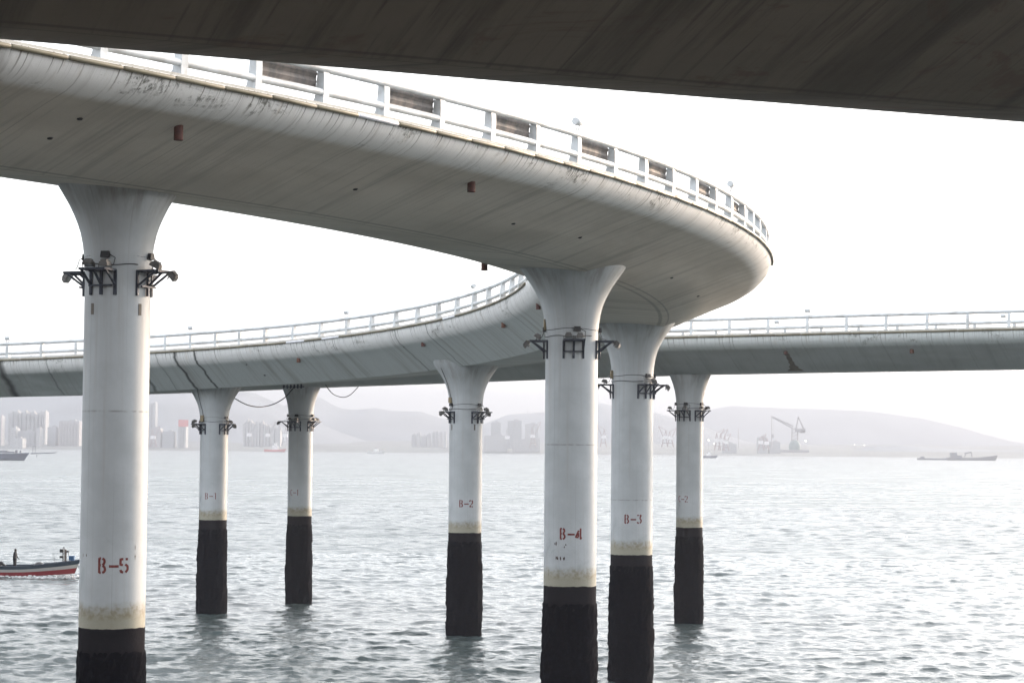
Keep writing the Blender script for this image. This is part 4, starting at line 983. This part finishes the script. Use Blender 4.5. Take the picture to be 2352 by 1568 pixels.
mb = MB(); mb.tube([(bx(-4), 0, .95), (bx(3), 0, 1.12), (bx(10), 0, .9), (bx(16), .1, .72)], [.2, .16, .1, .06], 8); mb.box((bx(-6), 0, .95), (.6, .4, .5)); mb.build('outboard_engine', M_TARP, root)
# person standing at the stern
def skin_person(loc, rz, lab):
    J = {'pel': (0, 0, .88, .155, .12), 'sp': (.02, 0, 1.10, .15, .115), 'ch': (.03, 0, 1.32, .18, .125), 'nk': (.05, 0, 1.50, .065, .06), 'hd': (.07, 0, 1.60, .085, .095), 'tp': (.065, 0, 1.70, .07, .08),
         'ls': (.03, .17, 1.40, .065, .065), 'le': (.06, .25, 1.13, .05, .05), 'lw': (.22, .22, .93, .036, .036), 'rs': (.03, -.17, 1.40, .065, .065), 're': (.02, -.25, 1.12, .05, .05), 'rw': (.18, -.22, .90, .036, .036),
         'lh': (0, .10, .82, .10, .10), 'lk': (.03, .12, .46, .07, .07), 'la': (-.01, .13, .09, .05, .05), 'lf': (.15, .15, .035, .045, .035), 'rh': (0, -.10, .82, .10, .10), 'rk': (.02, -.12, .46, .07, .07), 'ra': (-.02, -.13, .09, .05, .05), 'rf': (.14, -.15, .035, .045, .035)}
    E = [('pel', 'sp'), ('sp', 'ch'), ('ch', 'nk'), ('nk', 'hd'), ('hd', 'tp'), ('ch', 'ls'), ('ls', 'le'), ('le', 'lw'), ('ch', 'rs'), ('rs', 're'), ('re', 'rw'), ('pel', 'lh'), ('lh', 'lk'), ('lk', 'la'), ('la', 'lf'), ('pel', 'rh'), ('rh', 'rk'), ('rk', 'ra'), ('ra', 'rf')]
    for side, sy in (('l', 1), ('r', -1)):
        wx, wy, wz = J[side+'w'][:3]; J[side+'p'] = (wx+.06, wy, wz-.04, .034, .022); E.append((side+'w', side+'p'))
        for f_, (dy, ln) in enumerate(((-.028, .075), (-.01, .085), (.01, .08), (.028, .062))):
            a, b_ = f'{side}f{f_}a', f'{side}f{f_}b'; J[a] = (wx+.06+ln*.6, wy+dy, wz-.06, .011, .010); J[b_] = (wx+.06+ln*.8, wy+dy, wz-.095, .009, .009); E += [(side+'p', a), (a, b_)]
        J[side+'th'] = (wx+.08, wy-sy*.05, wz-.03, .012, .011); E.append((side+'p', side+'th'))
    ks = list(J); me = bpy.data.meshes.new('person'); me.from_pydata([J[k][:3] for k in ks], [(ks.index(a), ks.index(b_)) for a, b_ in E], []); me.update()
    o = bpy.data.objects.new('person', me); C.objects.link(o); o.location = loc; o.rotation_euler = (0, 0, rz)
    md = o.modifiers.new('Skin', 'SKIN')
    if not me.skin_vertices: me.skin_vertices.new()
    for k, sv in zip(ks, me.skin_vertices[0].data): sv.radius = (J[k][3]*(1.25 if J[k][3] > .04 else 1), J[k][4]*(1.25 if J[k][3] > .04 else 1))
    me.skin_vertices[0].data[0].use_root = True
    o.modifiers.new('Sub', 'SUBSURF').levels = 1; o.modifiers['Sub'].render_levels = 2; md.use_smooth_shade = True
    me.materials.append(plain('dark_navy_workwear', (.004, .005, .010), .9)); tag(o, label=lab, cat='person')
    mb = MB(); mb.lathe([(.02, 1.735), (.07, 1.72), (.10, 1.67), (.108, 1.62), (.10, 1.58)], 16, (.055, 0, 0)); mb.build('hair', plain('black_hair', (.01, .009, .008), .7), o)
    for yy in (-.033, .033): MB().lathe([(.003, .012), (.012, .006), (.012, -.006), (.003, -.012)], 8, (.157, yy, 1.615)).build('eye', M_WHT, o)
    MB().box((.168, 0, 1.59), (.03, .022, .04), None, .5).build('nose', plain('skin_tone', (.30, .17, .11), .6), o)
    MB().box((.158, 0, 1.555), (.012, .05, .012)).build('mouth', M_RUST, o)
    return o
skin_person((root.location.x+bx(33), YB+.1, bz(33, 1259)-1.75), R_(-8), 'person in dark clothes standing upright in the stern of the fishing boat')
# bow wave and wake foam
rg = random.Random(5); M_FOAM = plain('sea_foam', (.80, .81, .82), .7, 0, .15, 6)
mb = MB()
for k in range(520):
    t = rg.random(); px_ = 184-t*250; side = -1
    d = rg.random()**2*(.25+1.6*t*.35); zz = rg.random()**2.5*.26*(1-t*.8)*(1 if rg.random() < .6 else .4)
    x_ = bx(px_); hw = 1.15*(1 if px_ < 90 else math.sqrt(max(.01, 1-((px_-90)/100)**2)))
    s_ = rg.uniform(.03, .11); c_ = Vector((x_+rg.uniform(-.15, .15), side*(hw+.02+d), zz+.0))
    Mx = Matrix.Rotation(rg.uniform(0, 3), 3, 'Z')@Matrix.Rotation(rg.uniform(0, 3), 3, 'X')
    mb.box(c_, (s_*2.4, s_*1.2, s_*.8), Mx, .6)
mb.build('bow_wave_foam', M_FOAM, kind='stuff').location = root.location

# ================================================================== haze
def haze(density=3.3e-4):
    M = bpy.data.materials.new('haze_air'); M.use_nodes = True; t = M.node_tree; t.nodes.clear()
    o = t.nodes.new('ShaderNodeOutputMaterial'); v = t.nodes.new('ShaderNodeVolumePrincipled')
    v.inputs['Color'].default_value = (.41, .445, .51, 1); v.inputs['Density'].default_value = density; v.inputs['Anisotropy'].default_value = .3
    t.links.new(v.outputs[0], o.inputs['Volume'])
    mb = MB(); mb.box((0, 0, 107.5), (18600, 18600, 225)); mb.build('haze', M, kind='stuff')
haze()
